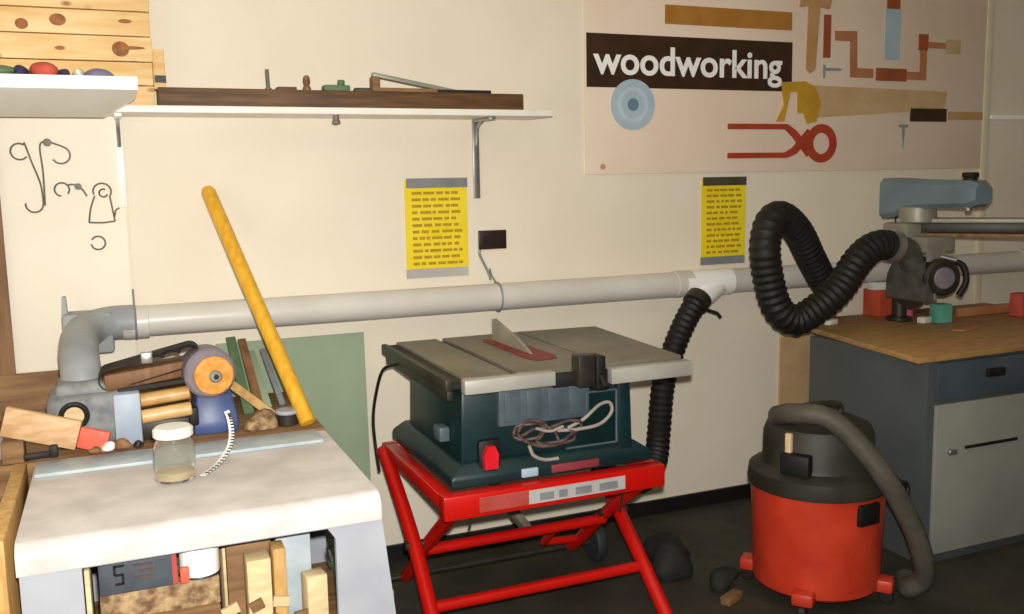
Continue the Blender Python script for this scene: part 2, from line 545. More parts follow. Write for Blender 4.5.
for x0, x1, h, mm, lab, nm, ct in (
        (-0.36, -0.245, 0.04, 'greenitem', 'dark green scrap at the left of the white tray', 'cloth_scrap', 'scrap'),
        (-0.24, -0.195, 0.036, 'navy', 'dark navy bundle in the white tray beside the green scrap', 'cloth_bundle', 'bundle'),
        (-0.19, -0.12, 0.05, 'rag', 'crumpled red rag in the middle of the white tray', 'cloth_rag', 'rag'),
        (-0.115, -0.085, 0.03, 'navy', 'small dark lump between the red rag and the white wad in the tray', 'cloth_bundle', 'bundle'),
        (-0.08, -0.045, 0.032, 'whitecard', 'small white paper wad in the tray', 'paper_wad', 'paper'),
        (-0.04, 0.035, 0.034, 'violet', 'grey violet rag at the right end of the white tray', 'cloth_rag', 'rag')):
    bm = BM()
    w = (x1 - x0) / 2
    lump(bm, ((x0 + x1) / 2, -0.53, 1.932 + h * 0.43), 1.0, int(1000 * (x0 + 2)), (w, 0.05, h * 0.57), 0.3)
    tag(obj(nm, bm, mm), lab, ct)

# ================================================================ SCROLL HOOKS ON THE WALL
def wire(paths, r=0.003):
    bm = BM()
    for p in paths:
        tube(bm, spline([(x, -0.0065, z) for x, z in p], 8), r, 8)
    return bm
def curl(cx, cz, r, a0, a1, n=9):
    return [(cx + r * math.cos(math.radians(a0 + (a1 - a0) * i / n)), cz + r * math.sin(math.radians(a0 + (a1 - a0) * i / n))) for i in range(n + 1)]
bm = wire([curl(-0.28, 1.735, 0.028, 320, 60) + [(-0.262, 1.762), (-0.245, 1.70), (-0.222, 1.62), (-0.218, 1.55)] + curl(-0.247, 1.55, 0.028, 0, -190),
           [(-0.213, 1.545), (-0.211, 1.66), (-0.214, 1.755), (-0.19, 1.768), (-0.155, 1.757)] + curl(-0.15, 1.722, 0.03, 70, -150)])
lathe(bm, [(0, 0), (0.014, 0.002), (0.014, 0.01), (0, 0.012)], 12, axis((-0.19, -0.006, 1.766), (0, -1, 0)))
tag(obj('scroll_hook', bm, 'iron'), 'tall Y shaped iron scroll hook, topmost on the wall left of the bracket', 'hook')
bm = wire([curl(-0.155, 1.60, 0.024, -40, 260), [(-0.14, 1.615), (-0.115, 1.617), (-0.09, 1.60), (-0.075, 1.575)]])
lathe(bm, [(0, 0), (0.012, 0.002), (0.012, 0.01), (0, 0.012)], 12, axis((-0.102, -0.006, 1.61), (0, -1, 0)))
tag(obj('scroll_hook', bm, 'iron'), 'small iron ring hook with a short tail beside the bell shaped one', 'hook')
bm = wire([[(-0.075, 1.48), (-0.03, 1.478), (0.012, 1.482)], [(-0.075, 1.48), (-0.066, 1.53), (-0.05, 1.575)], [(0.012, 1.482), (0.006, 1.53), (0.0, 1.575)],
           curl(-0.024, 1.59, 0.03, 200, -30), curl(-0.02, 1.585, 0.014, 60, 340), [(0.012, 1.50), (0.018, 1.522), (0.03, 1.53)]])
tag(obj('scroll_hook', bm, 'iron'), 'bell shaped iron wire hook beside the white shelf bracket', 'hook')
bm = wire([curl(-0.05, 1.405, 0.024, 150, -170)])
tag(obj('scroll_hook', bm, 'iron'), 'little open iron ring, lowest of the scroll hooks on the wall', 'hook')

# ================================================================ NOTICES + OUTLET
def notice(x0, x1, z0, z1, label, top, bot, th=0.034):
    t = thing('safety_notice', label, 'notice', ((x0 + x1) / 2, -0.001, z0))
    obj('paper_sheet', B(x0, x1, -0.004, -0.001, z0, z1), 'paper', t)
    obj('top_strip', B(x0 + 0.008, x1 + 0.002, -0.0065, -0.0035, z1 - th, z1 + 0.006), top, t)
    obj('bottom_strip', B(x0 - 0.003, x1 - 0.003, -0.0065, -0.0035, z0 - 0.004, z0 + th), bot, t)
    bm = BM()
    rnd = random.Random(int(x0 * 100))
    n = 12
    for i in range(n):
        z = z1 - 0.055 - (z1 - z0 - 0.11) * i / (n - 1)
        x = x0 + 0.03
        while x < x1 - 0.04:
            w = rnd.uniform(0.015, 0.05)
            w = min(w, x1 - 0.025 - x)
            box(bm, x, x + w, -0.0048, -0.0038, z - 0.006, z + 0.006)
            x += w + rnd.uniform(0.005, 0.012)
    obj('printed_lines', bm, 'ink', t, 'faded printed lines')
notice(1.113, 1.386, 1.21, 1.612, 'yellow notice with grey tape strips, left of the dark outlet', 'tape', 'label')
notice(2.560, 2.812, 1.19, 1.594, 'yellow notice beside the looped black hose below the mural', 'tapedark', 'tape')
ou = thing('wall_outlet', 'dark brown electrical outlet plate on the cream wall', 'outlet', (1.5, -0.001, 1.31))
obj('cover_plate', B(1.432, 1.560, -0.012, -0.001, 1.312, 1.393, bev=0.003), 'outlet', ou)
for x in (1.468, 1.525):
    bm = BM(); cyl(bm, (x, -0.012, 1.352), (x, -0.016, 1.352), 0.02, 18)
    s = obj('socket', bm, 'slot', ou)
bm = BM(); tube(bm, spline([(1.437, -0.008, 1.312), (1.436, -0.008, 1.29), (1.46, -0.008, 1.24), (1.478, -0.01, 1.20), (1.482, -0.008, 1.18)]), 0.006, 8)
obj('cable', bm, 'tape', ou)

# ================================================================ MURAL
mu = thing('woodworking_mural', 'large pinkish wall board with woodworking lettering and cut out tool shapes', 'mural', (3.14, -0.001, 1.62))
obj('mural_board', B(1.947, 4.343, -0.012, -0.001, 1.622, 2.72, bev=0.002), 'mural', mu)
LY = -0.012
def shape(name, poly, m, layer=1, label=None):
    bm = BM()
    prism(bm, poly, LY - 0.003 * layer, LY + 0.001)
    return obj(name, bm, m, mu, label)
def ring(name, cx, cz, r0, r1, m, layer=1, a0=0, a1=360, label=None):
    bm = BM()
    n = 36
    t = bmesh.new()
    y0, y1 = LY - 0.003 * layer, LY + 0.001
    V = []
    for i in range(n + 1):
        a = math.radians(a0 + (a1 - a0) * i / n)
        c, s = math.cos(a), math.sin(a)
        V.append([t.verts.new((cx + r * c, y, cz + r * s)) for r, y in ((r0, y0), (r1, y0), (r1, y1), (r0, y1))])
    for A, C in zip(V, V[1:]):
        for k in range(4):
            q = (k + 1) % 4
            t.faces.new((A[k], C[k], C[q], A[q]))
    bmesh.ops.recalc_face_normals(t, faces=t.faces)
    merge(bm, t)
    return obj(name, bm, m, mu, label)
def rect(x0, x1, z0, z1):
    return [(x0, z0), (x1, z0), (x1, z1), (x0, z1)]
def disc(cx, cz, r, n=40):
    return [(cx + r * math.cos(2 * PI * i / n), cz + r * math.sin(2 * PI * i / n)) for i in range(n)]
sign = shape('title_panel', rect(1.953, 3.065, 2.002, 2.233), 'labelbrown', 1, 'dark brown lettering panel')
# lettering, from the built-in typeface
cu = bpy.data.curves.new('lettering', 'FONT')
cu.body = 'woodworking'
cu.offset = 0.02
cu.extrude = 0.0
to = bpy.data.objects.new('lettering_curve', cu)
COL.objects.link(to)
dg = bpy.context.evaluated_depsgraph_get()
tm = bpy.data.meshes.new_from_object(to.evaluated_get(dg))
bpy.data.objects.remove(to)
bm = BM(); bm.from_mesh(tm); bpy.data.meshes.remove(tm)
xs = [v.co.x for v in bm.verts]; ys = [v.co.y for v in bm.verts]
sx = 1.02 / (max(xs) - min(xs)); sz = 0.167 / (max(ys) - min(ys))
for v in bm.verts:
    v.co = Vector((1.985 + (v.co.x - min(xs)) * sx, LY - 0.0045, 2.018 + (v.co.y - min(ys)) * sz))
r = bmesh.ops.extrude_face_region(bm, geom=list(bm.faces))
for e in r['geom']:
    if isinstance(e, bmesh.types.BMVert):
        e.co.y += 0.003
bmesh.ops.recalc_face_normals(bm, faces=bm.faces)
obj('lettering', bm, 'letter', sign, 'white lettering reading woodworking', flat=True)

d = shape('saw_blade_shape', disc(2.184, 1.928, 0.112), 'bluedisc', 2, 'pale blue circular saw blade shape')
bm = BM(); prism(bm, disc(2.184, 1.928, 0.028), LY - 0.0075, LY - 0.005)
obj('blade_hub', bm, 'bluedot', d)
ring('blade_ring', 2.184, 1.928, 0.06, 0.078, 'bluering', 2.2)
shape('ruler_shape', rect(2.352, 3.06, 2.288, 2.372), 'ochre', 1, 'long ochre ruler bar')
shape('hammer_shape', [(3.10, 2.398), (3.155, 2.405), (3.148, 2.11), (3.175, 2.09), (3.205, 2.11), (3.226, 2.405), (3.285, 2.398), (3.30, 2.45), (3.23, 2.48), (3.12, 2.47)], 'tan2', 2, 'light brown mallet shape')
shape('brace_handle_shape', rect(3.253, 3.297, 2.168, 2.372), 'rust', 1, 'rust red upright brace handle')
shape('brace_crank_shape', [(3.325, 2.252), (3.322, 2.298), (3.462, 2.303), (3.468, 2.125), (3.572, 2.123), (3.575, 2.078), (3.424, 2.078), (3.418, 2.252)], 'rustlight', 1, 'light rust crank arm, left bend')
shape('brace_grip_shape', rect(3.59, 3.79, 2.066, 2.128), 'rust', 2, 'rust red brace grip')
shape('brace_crank_shape', [(3.795, 2.075), (3.795, 2.115), (3.882, 2.115), (3.878, 2.30), (3.925, 2.30), (3.928, 2.075)], 'rustlight', 1, 'light rust crank arm, right bend')
shape('brace_chuck_shape', rect(3.868, 3.93, 2.225, 2.305), 'rust', 2)
shape('drill_bit_shape', rect(3.932, 4.055, 2.238, 2.268), 'rustlight', 1)
shape('drill_tip_shape', rect(4.055, 4.16, 2.215, 2.285), 'tan', 1)
shape('chisel_blade_shape', [(3.640, 2.170), (3.742, 2.172), (3.742, 2.42), (3.640, 2.42)], 'bluedisc', 1, 'pale blue chisel blade')
shape('chisel_handle_shape', rect(3.650, 3.735, 2.42, 2.60), 'rust', 1, 'rust chisel handle')
shape('square_shape', [(3.255, 2.07), (3.268, 2.07), (3.268, 2.105), (3.365, 2.108), (3.365, 2.12), (3.268, 2.12), (3.268, 2.135), (3.255, 2.135)], 'greyshape', 1, 'small grey try square')
shape('handsaw_shape', [(3.14, 1.875), (4.06, 1.928), (4.08, 2.02), (3.17, 2.035)], 'tan', 1, 'tan handsaw blade')
shape('saw_handle_shape', [(3.00, 2.045), (3.14, 2.052), (3.20, 2.03), (3.24, 1.95), (3.215, 1.86), (3.16, 1.85), (3.14, 1.90), (3.10, 1.90), (3.10, 2.0), (3.055, 2.0), (3.02, 1.86), (2.975, 1.86), (3.02, 1.94)], 'gold', 3, 'mustard handsaw handle')
shape('file_grip_shape', rect(3.828, 4.077, 1.865, 1.932), 'labelbrown', 2, 'dark brown grip')
shape('file_shank_shape', rect(4.09, 4.34, 1.876, 1.918), 'tan2', 1, 'light brown shank')
shape('nail_shape', [(3.755, 1.835), (3.755, 1.85), (3.815, 1.85), (3.815, 1.835), (3.795, 1.835), (3.788, 1.72), (3.776, 1.835)], 'greyshape', 1, 'small grey nail')
ring('pliers_jaw_shape', 3.252, 1.755, 0.052, 0.094, 'brick', 2.6, label='round brick red pliers jaw')
shape('pliers_arm_shape', [(2.697, 1.822), (2.697, 1.848), (3.045, 1.848), (3.10, 1.815), (3.20, 1.715), (3.165, 1.69), (3.075, 1.785), (3.03, 1.822)], 'brick', 2, 'brick red pliers arm, upper')
shape('pliers_arm_shape', [(2.697, 1.686), (2.697, 1.712), (3.03, 1.712), (3.075, 1.735), (3.165, 1.825), (3.20, 1.80), (3.10, 1.705), (3.045, 1.686)], 'brick', 2.3, 'brick red pliers arm, lower')
bm = BM(); cyl(bm, (2.03, LY, 1.655), (2.03, LY - 0.006, 1.655), 0.012, 14)
obj('screw_head', bm, 'tan2', mu)

# ================================================================ DUST DUCT
du = thing('dust_duct', 'long grey plastic dust extraction pipe running along the cream wall', 'pipe', (0.0, -0.08, 1.0))
PZ, PY, PR = 1.118, -0.085, 0.057
bm = BM(); cyl(bm, (0.02, PY, PZ), (5.9, PY, PZ - 0.01), PR, 32)
obj('pipe_run', bm, 'pvc', du)
for x in (2.40, 4.62, 0.055):
    bm = BM(); cyl(bm, (x - 0.045, PY, PZ - 0.003), (x + 0.045, PY, PZ - 0.003), PR + 0.004, 32, bev=0.002)
    obj('coupling', bm, 'pvc', du)
for x in (0.055, 1.482, 4.83):
    bm = BM()
    torus(bm, (x, PY, PZ - 0.003), PR + 0.004, 0.004, (1, 0, 0))
    tube(bm, [(x, -0.004, PZ + 0.11), (x, -0.02, PZ + 0.085), (x, PY + 0.015, PZ + PR)], 0.004, 6)
    obj('hanger_strap', bm, 'tape', du)
bm = BM()
tube(bm, spline([(0.05, PY, PZ), (-0.03, PY - 0.005, PZ), (-0.095, PY - 0.04, PZ - 0.01), (-0.125, -0.20, PZ - 0.025), (-0.13, -0.34, PZ - 0.05), (-0.125, -0.45, 1.02), (-0.12, -0.48, 0.95)]), 0.062, 24)
e = obj('elbow', bm, 'duct', du, 'grey elbow fitting down to the sander')
bm = BM()
box(bm, -0.185, -0.02, PY - 0.06, PY + 0.05, PZ - 0.10, PZ + 0.048, 0.012)
prism(bm, [(-0.185, PZ + 0.03), (-0.165, PZ + 0.03), (-0.168, PZ + 0.105), (-0.18, PZ + 0.105)], PY - 0.03, PY + 0.03)
obj('gate_housing', bm, 'duct', e)
bm = BM(); cyl(bm, (-0.075, PY - 0.06, PZ + 0.02), (-0.075, PY - 0.066, PZ + 0.02), 0.011, 12)
obj('screw_hole', bm, 'slot', e)
# wye branch with blast gate
bm = BM()
cyl(bm, (2.62, PY, PZ - 0.01), (2.44, -0.17, 1.035), 0.046, 24, r2=0.042)
cyl(bm, (2.40, PY, PZ - 0.005), (2.66, PY, PZ - 0.005), PR + 0.005, 28)
w = obj('wye_branch', bm, 'whitem', du, 'white branch fitting')
bm = BM(); tube(bm, [(2.44, -0.20, 1.01), (2.51, -0.21, 0.985), (2.525, -0.215, 0.965)], 0.008, 8)
obj('gate_lever', bm, 'rubber', w)

hz = thing('flexible_hose', 'black corrugated dust hose dropping from the pipe to the table saw', 'hose', (2.2, -0.25, 0.4))
bm = BM()
hose(bm, [(2.425, -0.17, 1.04), (2.345, -0.2, 0.96), (2.27, -0.22, 0.84), (2.205, -0.24, 0.69), (2.165, -0.27, 0.50), (2.11, -0.33, 0.385), (2.0, -0.42, 0.34), (1.85, -0.5, 0.375), (1.70, -0.58, 0.45)], 0.054, 0.028, 0.12, 20)
obj('hose_tube', bm, 'rubber', hz)
bm = BM(); cyl(bm, (2.447, -0.162, 1.056), (2.41, -0.177, 1.028), 0.06, 24)
obj('hose_clamp', bm, 'rasdark', hz)

# ================================================================ GREEN BOARD, POLE
bm = BM()
prism(bm, [(0.335, 0.0), (0.915, 0.0), (0.915, 1.0), (0.335, 1.0)], -0.012, 0.0, Matrix.Translation((0, -0.045, 0)) @ Matrix.Rotation(math.radians(-1.8), 4, 'X'))
tag(obj('painted_board', bm, 'greenb'), 'sage green flat board leaning against the wall behind the pole', 'board')
bm = BM()
lathe(bm, [(0.012, 0.0), (0.027, 0.006), (0.0275, 0.9), (0.027, 1.005), (0.02, 1.022), (0.0, 1.028)], 20, axis((0.562, -0.65, 0.803), Vector((0.338, -0.042, 1.59)) - Vector((0.562, -0.65, 0.803))))
tag(obj('wooden_pole', bm, 'pole'), 'yellow varnished wooden pole leaning against the cream wall', 'pole')

# ================================================================ BENCH BEHIND THE GREY CABINET
be = thing('work_bench', 'low brown wooden bench against the wall carrying the sander', 'bench', (-0.1, -0.38, 0))
obj('bench_top', B(-0.75, 0.605, -0.705, -0.075, 0.755, 0.80, bev=0.004), 'bench', be)
obj('back_board', B(-0.75, 0.33, -0.03, -0.006, 0.5, 0.95, bev=0.003), 'bench', be)
obj('apron', B(-0.70, 0.58, -0.68, -0.66, 0.66, 0.755), 'bench', be)
for x in (-0.70, 0.53):
    for y in (-0.68, -0.14):
        obj('leg', B(x, x + 0.06, y, y + 0.06, 0, 0.755, bev=0.003), 'bench', be)

# ================================================================ SANDER
sa = thing('belt_sander', 'grey belt and disc sander with orange disc on the bench behind the grey cabinet', 'sander', (0.05, -0.5, 0.80))
bm = BM()
box(bm, -0.225, 0.0, -0.60, -0.36, 0.80, 0.965, 0.03, seg=3)
box(bm, -0.20, -0.03, -0.57, -0.38, 0.94, 1.0, 0.025, seg=3)
obj('motor_housing', bm, 'sander', sa)
bm = BM(); torus(bm, (-0.148, -0.603, 0.905), 0.036, 0.009, (0, 1, 0))
p = obj('port_ring', bm, 'rubber', sa, 'black port ring')
bm = BM(); cyl(bm, (-0.148, -0.598, 0.905), (-0.148, -0.607, 0.905), 0.03, 24, bev=0.002)
obj('port_cover', bm, 'pale', p)
obj('side_panel', B(-0.035, 0.045, -0.635, -0.45, 0.80, 0.965, bev=0.008), 'paleblue', sa, 'pale blue side panel')
# belt arm with sanding belt running up to the right
bm = BM(); beam(bm, (-0.06, -0.52, 0.99), (0.25, -0.50, 1.02), 0.11, 0.055, 0.01, up=(0, 0, 1))
obj('belt_arm', bm, 'brownpost', sa)
bm = BM()
def loop(ax, az, bx, bz, r, y0, y1):
    pts = []
    a = math.atan2(bz - az, bx - ax)
    for i in range(13):
        t = a + PI / 2 + PI * i / 12
        pts.append((ax + r * math.cos(t), az + r * math.sin(t)))
    for i in range(13):
        t = a - PI / 2 + PI * i / 12
        pts.append((bx + r * math.cos(t), bz + r * math.sin(t)))
    return pts
def strip(bm, pts, y0, y1, th):
    n = len(pts)
    cx = sum(p[0] for p in pts) / n; cz = sum(p[1] for p in pts) / n
    t = bmesh.new()
    V = []
    for i, (x, z) in enumerate(pts):
        a = Vector(pts[(i + 1) % n]) - Vector(pts[i - 1])
        nn = Vector((a.y, -a.x)).normalized() * th
        V.append([t.verts.new(q) for q in ((x, y0, z), (x, y1, z), (x - nn.x, y1, z - nn.y), (x - nn.x, y0, z - nn.y))])
    for i in range(n):
        A, C = V[i], V[(i + 1) % n]
        for k in range(4):
            q = (k + 1) % 4
            t.faces.new((A[k], A[q], C[q], C[k]))
    bmesh.ops.recalc_face_normals(t, faces=t.faces)
    merge(bm, t)
strip(bm, loop(-0.04, 1.0, 0.21, 1.055, 0.034, 0, 0), -0.57, -0.45, 0.004)
obj('sanding_belt', bm, 'belt', sa, 'dark sanding belt')
bm = BM()
for q in range(3):
    tube(bm, spline([(0.06 + 0.05 * q, -0.585, 1.06 + 0.011 * q), (0.09 + 0.05 * q, -0.59, 1.075 + 0.011 * q), (0.125 + 0.05 * q, -0.585, 1.066 + 0.011 * q)]), 0.006, 8)
beam(bm, (-0.02, -0.59, 0.968), (0.23, -0.59, 0.985), 0.012, 0.012)
obj('tension_spring', bm, 'rubber', sa)
bm = BM(); box(bm, 0.055, 0.09, -0.61, -0.58, 1.05, 1.085, 0.004)
obj('belt_lever', bm, 'steel', sa)
for z, yy in ((0.93, -0.59), (0.885, -0.63)):
    bm = BM(); cyl(bm, (0.045, yy, z), (0.195, yy, z + 0.012), 0.022, 20, bev=0.003)
    obj('roller', bm, 'roller', sa, 'golden brown roller')
bm = BM(); box(bm, 0.03, 0.22, -0.60, -0.42, 0.80, 0.862, 0.006)
obj('base', bm, 'rasdark', sa)
bm = BM(); cyl(bm, (0.25, -0.50, 1.0), (0.262, -0.612, 1.0), 0.082, 36, bev=0.008)
g = obj('disc_guard', bm, 'purple', sa, 'purple grey disc guard')
bm = BM(); cyl(bm, (0.268, -0.612, 0.995), (0.272, -0.632, 0.995), 0.063, 40, bev=0.004)
dd = obj('abrasive_disc', bm, 'orange', sa, 'orange abrasive disc')
bm = BM(); cyl(bm, (0.272, -0.63, 0.995), (0.274, -0.648, 0.995), 0.02, 20, bev=0.004)
h = obj('disc_hub', bm, 'steel', dd, 'steel hub')
bm = BM(); cyl(bm, (0.274, -0.648, 0.995), (0.275, -0.656, 0.995), 0.009, 6)
obj('hub_nut', bm, 'rasdark', dd)
bm = BM(); loft(bm, [(0.20, 0.34, -0.62, -0.42, 0.80), (0.20, 0.34, -0.62, -0.42, 0.835), (0.215, 0.325, -0.60, -0.44, 0.93)], 0.008)
obj('pedestal', bm, 'blue', sa, 'deep blue pedestal')
bm = BM(); box(bm, 0.185, 0.215, -0.64, -0.61, 0.84, 0.90, 0.006)
obj('tilt_knob', bm, 'rubber', sa)

# ---------------- clutter right of the sander
for (xb, yb, xt, zt, w, mm, lab) in (
        (0.40, -0.40, 0.385, 1.03, 0.035, 'greenitem', 'dark green slat leaning on the board just right of the orange disc'),
        (0.445, -0.36, 0.425, 1.02, 0.03, 'brownpost', 'brown slat leaning beside the dark green slat'),
        (0.475, -0.34, 0.455, 0.97, 0.028, 'greenb', 'pale green narrow slat leaning between brown slat and grey rod'),
        (0.53, -0.32, 0.50, 0.975, 0.022, 'tape', 'grey rod like slat leaning left of the yellow pole')):
    bm = BM(); beam(bm, (xb, yb, 0.803), (xt, -0.085, zt), 0.012, w, 0.002, up=(1, 0, 0))
    tag(obj('wood_stick', bm, mm), lab, 'slat')
bm = BM(); beam(bm, (0.47, -0.50, 0.812), (0.33, -0.40, 0.93), 0.03, 0.012, 0.002, up=(0, 1, 0))
tag(obj('wood_stick', bm, 'pale2'), 'short honey coloured slat slanting beside the orange disc', 'slat')
ca = thing('small_can', 'small dark can with grey lid at the foot of the yellow pole', 'can', (0.50, -0.60, 0.80))
bm = BM(); cyl(bm, (0.50, -0.60, 0.801), (0.50, -0.60, 0.838), 0.036, 24, bev=0.003)
obj('can_body', bm, 'rasdark', ca)
bm = BM(); cyl(bm, (0.50, -0.60, 0.838), (0.50, -0.60, 0.852), 0.039, 24, bev=0.004)
obj('lid', bm, 'greysheet', ca)
bm = BM(); lump(bm, (0.42, -0.60, 0.822), 1.0, 31, (0.05, 0.05, 0.03), 0.4)
tag(obj('shavings_heap', bm, 'chips'), 'small reddish brown heap of shavings left of the grey lidded can', 'shavings')

# ================================================================ GREY MACHINE CABINET
gm = thing('machine_cabinet', 'light grey metal machine cabinet with open front compartment full of offcuts', 'cabinet', (0.17, -1.07, 0))
X0, X1, Y0, Y1, ZT = -0.25, 0.60, -1.43, -0.735, 0.80
bm = BM()
# front face with opening, as a frame of plates, joined with sides
box(bm, X0, -0.12, Y0, Y0 + 0.02, 0.0, 0.762)
prism(bm, [(0.475, 0.0), (X1 + 0.075, 0.0), (X1 - 0.005, 0.762), (0.475, 0.762)], Y0, Y0 + 0.02)
box(bm, -0.12, 0.475, Y0, Y0 + 0.02, 0.725, 0.762)
box(bm, -0.12, 0.475, Y0, Y0 + 0.02, 0.0, 0.34)
prism(bm, [(0.475, 0.725), (0.475, 0.695), (0.455, 0.725)], Y0, Y0 + 0.02)
obj('front_panel', bm, 'greysheet', gm)
obj('side_panel', B(X0, X0 + 0.02, Y0 + 0.02, Y1, 0, 0.762), 'greysheet', gm)
bm = BM(); prism(bm, [(X1 + 0.055, 0.0), (X1 + 0.075, 0.0), (X1 - 0.005, 0.762), (X1 - 0.025, 0.762)], Y0 + 0.02, Y1)
obj('side_panel', bm, 'greysheet', gm)
obj('back_panel', B(X0 + 0.02, X1 - 0.02, Y1 - 0.02, Y1, 0, 0.762), 'greysheet', gm)
obj('shelf', B(X0 + 0.02, X1 - 0.02, Y0 + 0.02, Y1 - 0.02, 0.34, 0.36), 'bench', gm, 'compartment floor')
# top with a generously rounded front edge
bm = BM()
prof = [(Y1, 0.7625), (Y0 - 0.001, 0.7625), (Y0 - 0.001, 0.729), (Y0 - 0.004, 0.729)]
R = 0.04
for i in range(9):
    a = PI + (PI / 2) * -i / 8
    prof.append((Y0 - 0.004 + R + R * math.cos(a), ZT - R + R * math.sin(a)))
prof += [(Y1, ZT)]
t = bmesh.new()
A = [t.verts.new((X0 - 0.005, y, z)) for y, z in prof]
C = [t.verts.new((X1 - 0.003, y, z)) for y, z in prof]
t.faces.new(A); t.faces.new(C[::-1])
for i in range(len(prof)):
    j = (i + 1) % len(prof)
    t.faces.new((A[i], C[i], C[j], A[j]))
bmesh.ops.recalc_face_normals(t, faces=t.faces)
merge(bm, t)
obj('top', bm, 'greytop', gm, 'dusty pale grey top with rounded front edge')
obj('rear_ledge', B(X0, X1 - 0.035, -0.885, -0.745, 0.80, 0.812, bev=0.004), 'ledge', gm, 'blue grey raised ledge along the back of the top')
bm = BM()
tube(bm, [(0.466, Y0 + 0.012, 0.69), (0.462, Y0 + 0.03, 0.66), (0.466, Y0 + 0.012, 0.63)], 0.008, 8)
obj('latch', bm, 'rubber', gm)

# ---- contents of the open compartment
def block(name, x0, x1, y0, y1, z0, z1, mm, lab, cat, rz=0.0, rx=0.0, group=None, bev=0.003):
    bm = BM()
    c = Vector(((x0 + x1) / 2, (y0 + y1) / 2, (z0 + z1) / 2))
    m = Matrix.Translation(c) @ Matrix.Rotation(math.radians(rz), 4, 'Z') @ Matrix.Rotation(math.radians(rx), 4, 'Y')
    box(bm, x0 - c.x, x1 - c.x, y0 - c.y, y1 - c.y, z0 - c.z, z1 - c.z, bev, m)
    return tag(obj(name, bm, mm), lab, cat, group)
block('wood_block', -0.10, 0.19, -1.37, -1.14, 0.361, 0.475, 'pale2', 'broad honey brown block at the bottom of the open compartment', 'wood block')
block('wood_block', -0.095, 0.185, -1.385, -1.17, 0.476, 0.555, 'bench', 'brown block second below the charcoal case', 'wood block', 1)
block('wood_block', -0.088, 0.19, -1.37, -1.18, 0.556, 0.628, 'chips', 'rough mottled flat block directly beneath the charcoal case', 'wood block', -1)
tb = thing('tool_case', 'charcoal grey tool case with pale markings inside the open grey cabinet', 'case', (0.0, -1.33, 0.629))
obj('case_body', B(-0.088, 0.088, -1.39, -1.27, 0.630, 0.722, bev=0.005), 'toolbox', tb)
bm = BM()
zc = 0.677
for (a, b_, c, d) in ((-0.052, -0.03, 0.698, 0.704), (-0.055, -0.049, 0.679, 0.704), (-0.052, -0.034, 0.676, 0.682), (-0.037, -0.031, 0.656, 0.680), (-0.052, -0.033, 0.653, 0.659)):
    box(bm, a, b_, -1.3925, -1.389, c, d)
obj('marking', bm, 'slot', tb, 'dark angular mark on the case front')
bm = BM()
for i, z in enumerate((0.697, 0.681, 0.665)):
    box(bm, -0.01 + 0.012 * (i % 2), 0.034, -1.3925, -1.389, z - 0.003, z + 0.003)
obj('marking', bm, 'cordpink', tb, 'dull reddish lines on the case front')
obj('case_label', B(0.04, 0.07, -1.3925, -1.389, 0.655, 0.702), 'cabblue', tb, 'blue grey label')
obj('edge_strip', B(0.078, 0.089, -1.3925, -1.385, 0.634, 0.718), 'labelred', tb, 'dull red edge strip')
wc = thing('paint_can', 'white can with a red patch beside the charcoal case in the grey cabinet', 'can', (0.145, -1.345, 0.629))
bm = BM(); lathe(bm, [(0.045, 0.0), (0.048, 0.003), (0.048, 0.083), (0.045, 0.087), (0.0, 0.087)], 32, axis((0.145, -1.345, 0.630), (0, 0, 1)))
c = obj('can_body', bm, 'whitem', wc)
bm = BM(); box(bm, 0.095, 0.117, -1.398, -1.383, 0.632, 0.672, 0.004)
obj('can_patch', bm, 'redpaint', wc, 'red patch on the can')
bm = BM(); torus(bm, (0.145, -1.345, 0.636), 0.0485, 0.003, (0, 0, 1)); torus(bm, (0.145, -1.345, 0.712), 0.0485, 0.003, (0, 0, 1))
obj('can_rim', bm, 'rasdark', wc)
block('wood_block', 0.255, 0.315, -1.385, -1.31, 0.362, 0.655, 'pale', 'pale upright block in the middle of the open grey cabinet', 'wood block')
block('wood_block', 0.322, 0.355, -1.375, -1.31, 0.362, 0.672, 'pale2', 'honey coloured upright strip beside the pale upright block', 'wood block')
block('wood_block', 0.205, 0.33, -1.25, -1.16, 0.362, 0.685, 'pale', 'wide pale block standing behind the upright blocks in the cabinet', 'wood block', 4)
block('wood_block', 0.215, 0.33, -1.29, -1.265, 0.362, 0.672, 'bench', 'thin brown slab just behind the pale upright block', 'wood block')
block('metal_box', 0.345, 0.435, -1.30, -1.20, 0.362, 0.70, 'ledge', 'blue grey tall box at the right inside the open cabinet', 'box', -3)
block('wood_block', 0.40, 0.455, -1.385, -1.33, 0.362, 0.585, 'pale', 'pale squarish block at the right corner of the open cabinet', 'wood block', 8)
block('wood_block', -0.1185, -0.106, -1.395, -1.25, 0.362, 0.705, 'pale', 'pale upright strip at the left edge of the open cabinet', 'wood block')
rnd = random.Random(3)
proto = None
k = 0
for iy in range(2):
    for ix in range(4):
        for iz in range(4):
            x = 0.225 + 0.055 * ix + rnd.uniform(-0.006, 0.006)
            if ix >= 3 and iz > 2:
                continue
            y = -1.398 - 0.0 + iy * 0.0
            if iy == 1:
                continue
            z = 0.39 + iz * 0.05
            bm = BM()
            m = Matrix.Translation((x - 0.01, -1.3955, z)) @ Matrix.Rotation(rnd.uniform(-0.5, 0.5), 4, 'Y')
            box(bm, -rnd.uniform(0.015, 0.025), rnd.uniform(0.015, 0.025), -0.006, 0.006, -0.012, 0.014, 0.001, m)
            tag(obj('wood_offcut', bm, rnd.choice(['pale', 'pale2', 'chips', 'bench'])), 'small wood offcut heaped at the front of the open grey cabinet', 'offcut', 'small wood offcuts heaped in the grey cabinet')
bm = BM(); lump(bm, (0.222, -1.34, 0.60), 1.0, 8, (0.026, 0.04, 0.06), 0.5)

bm.free()
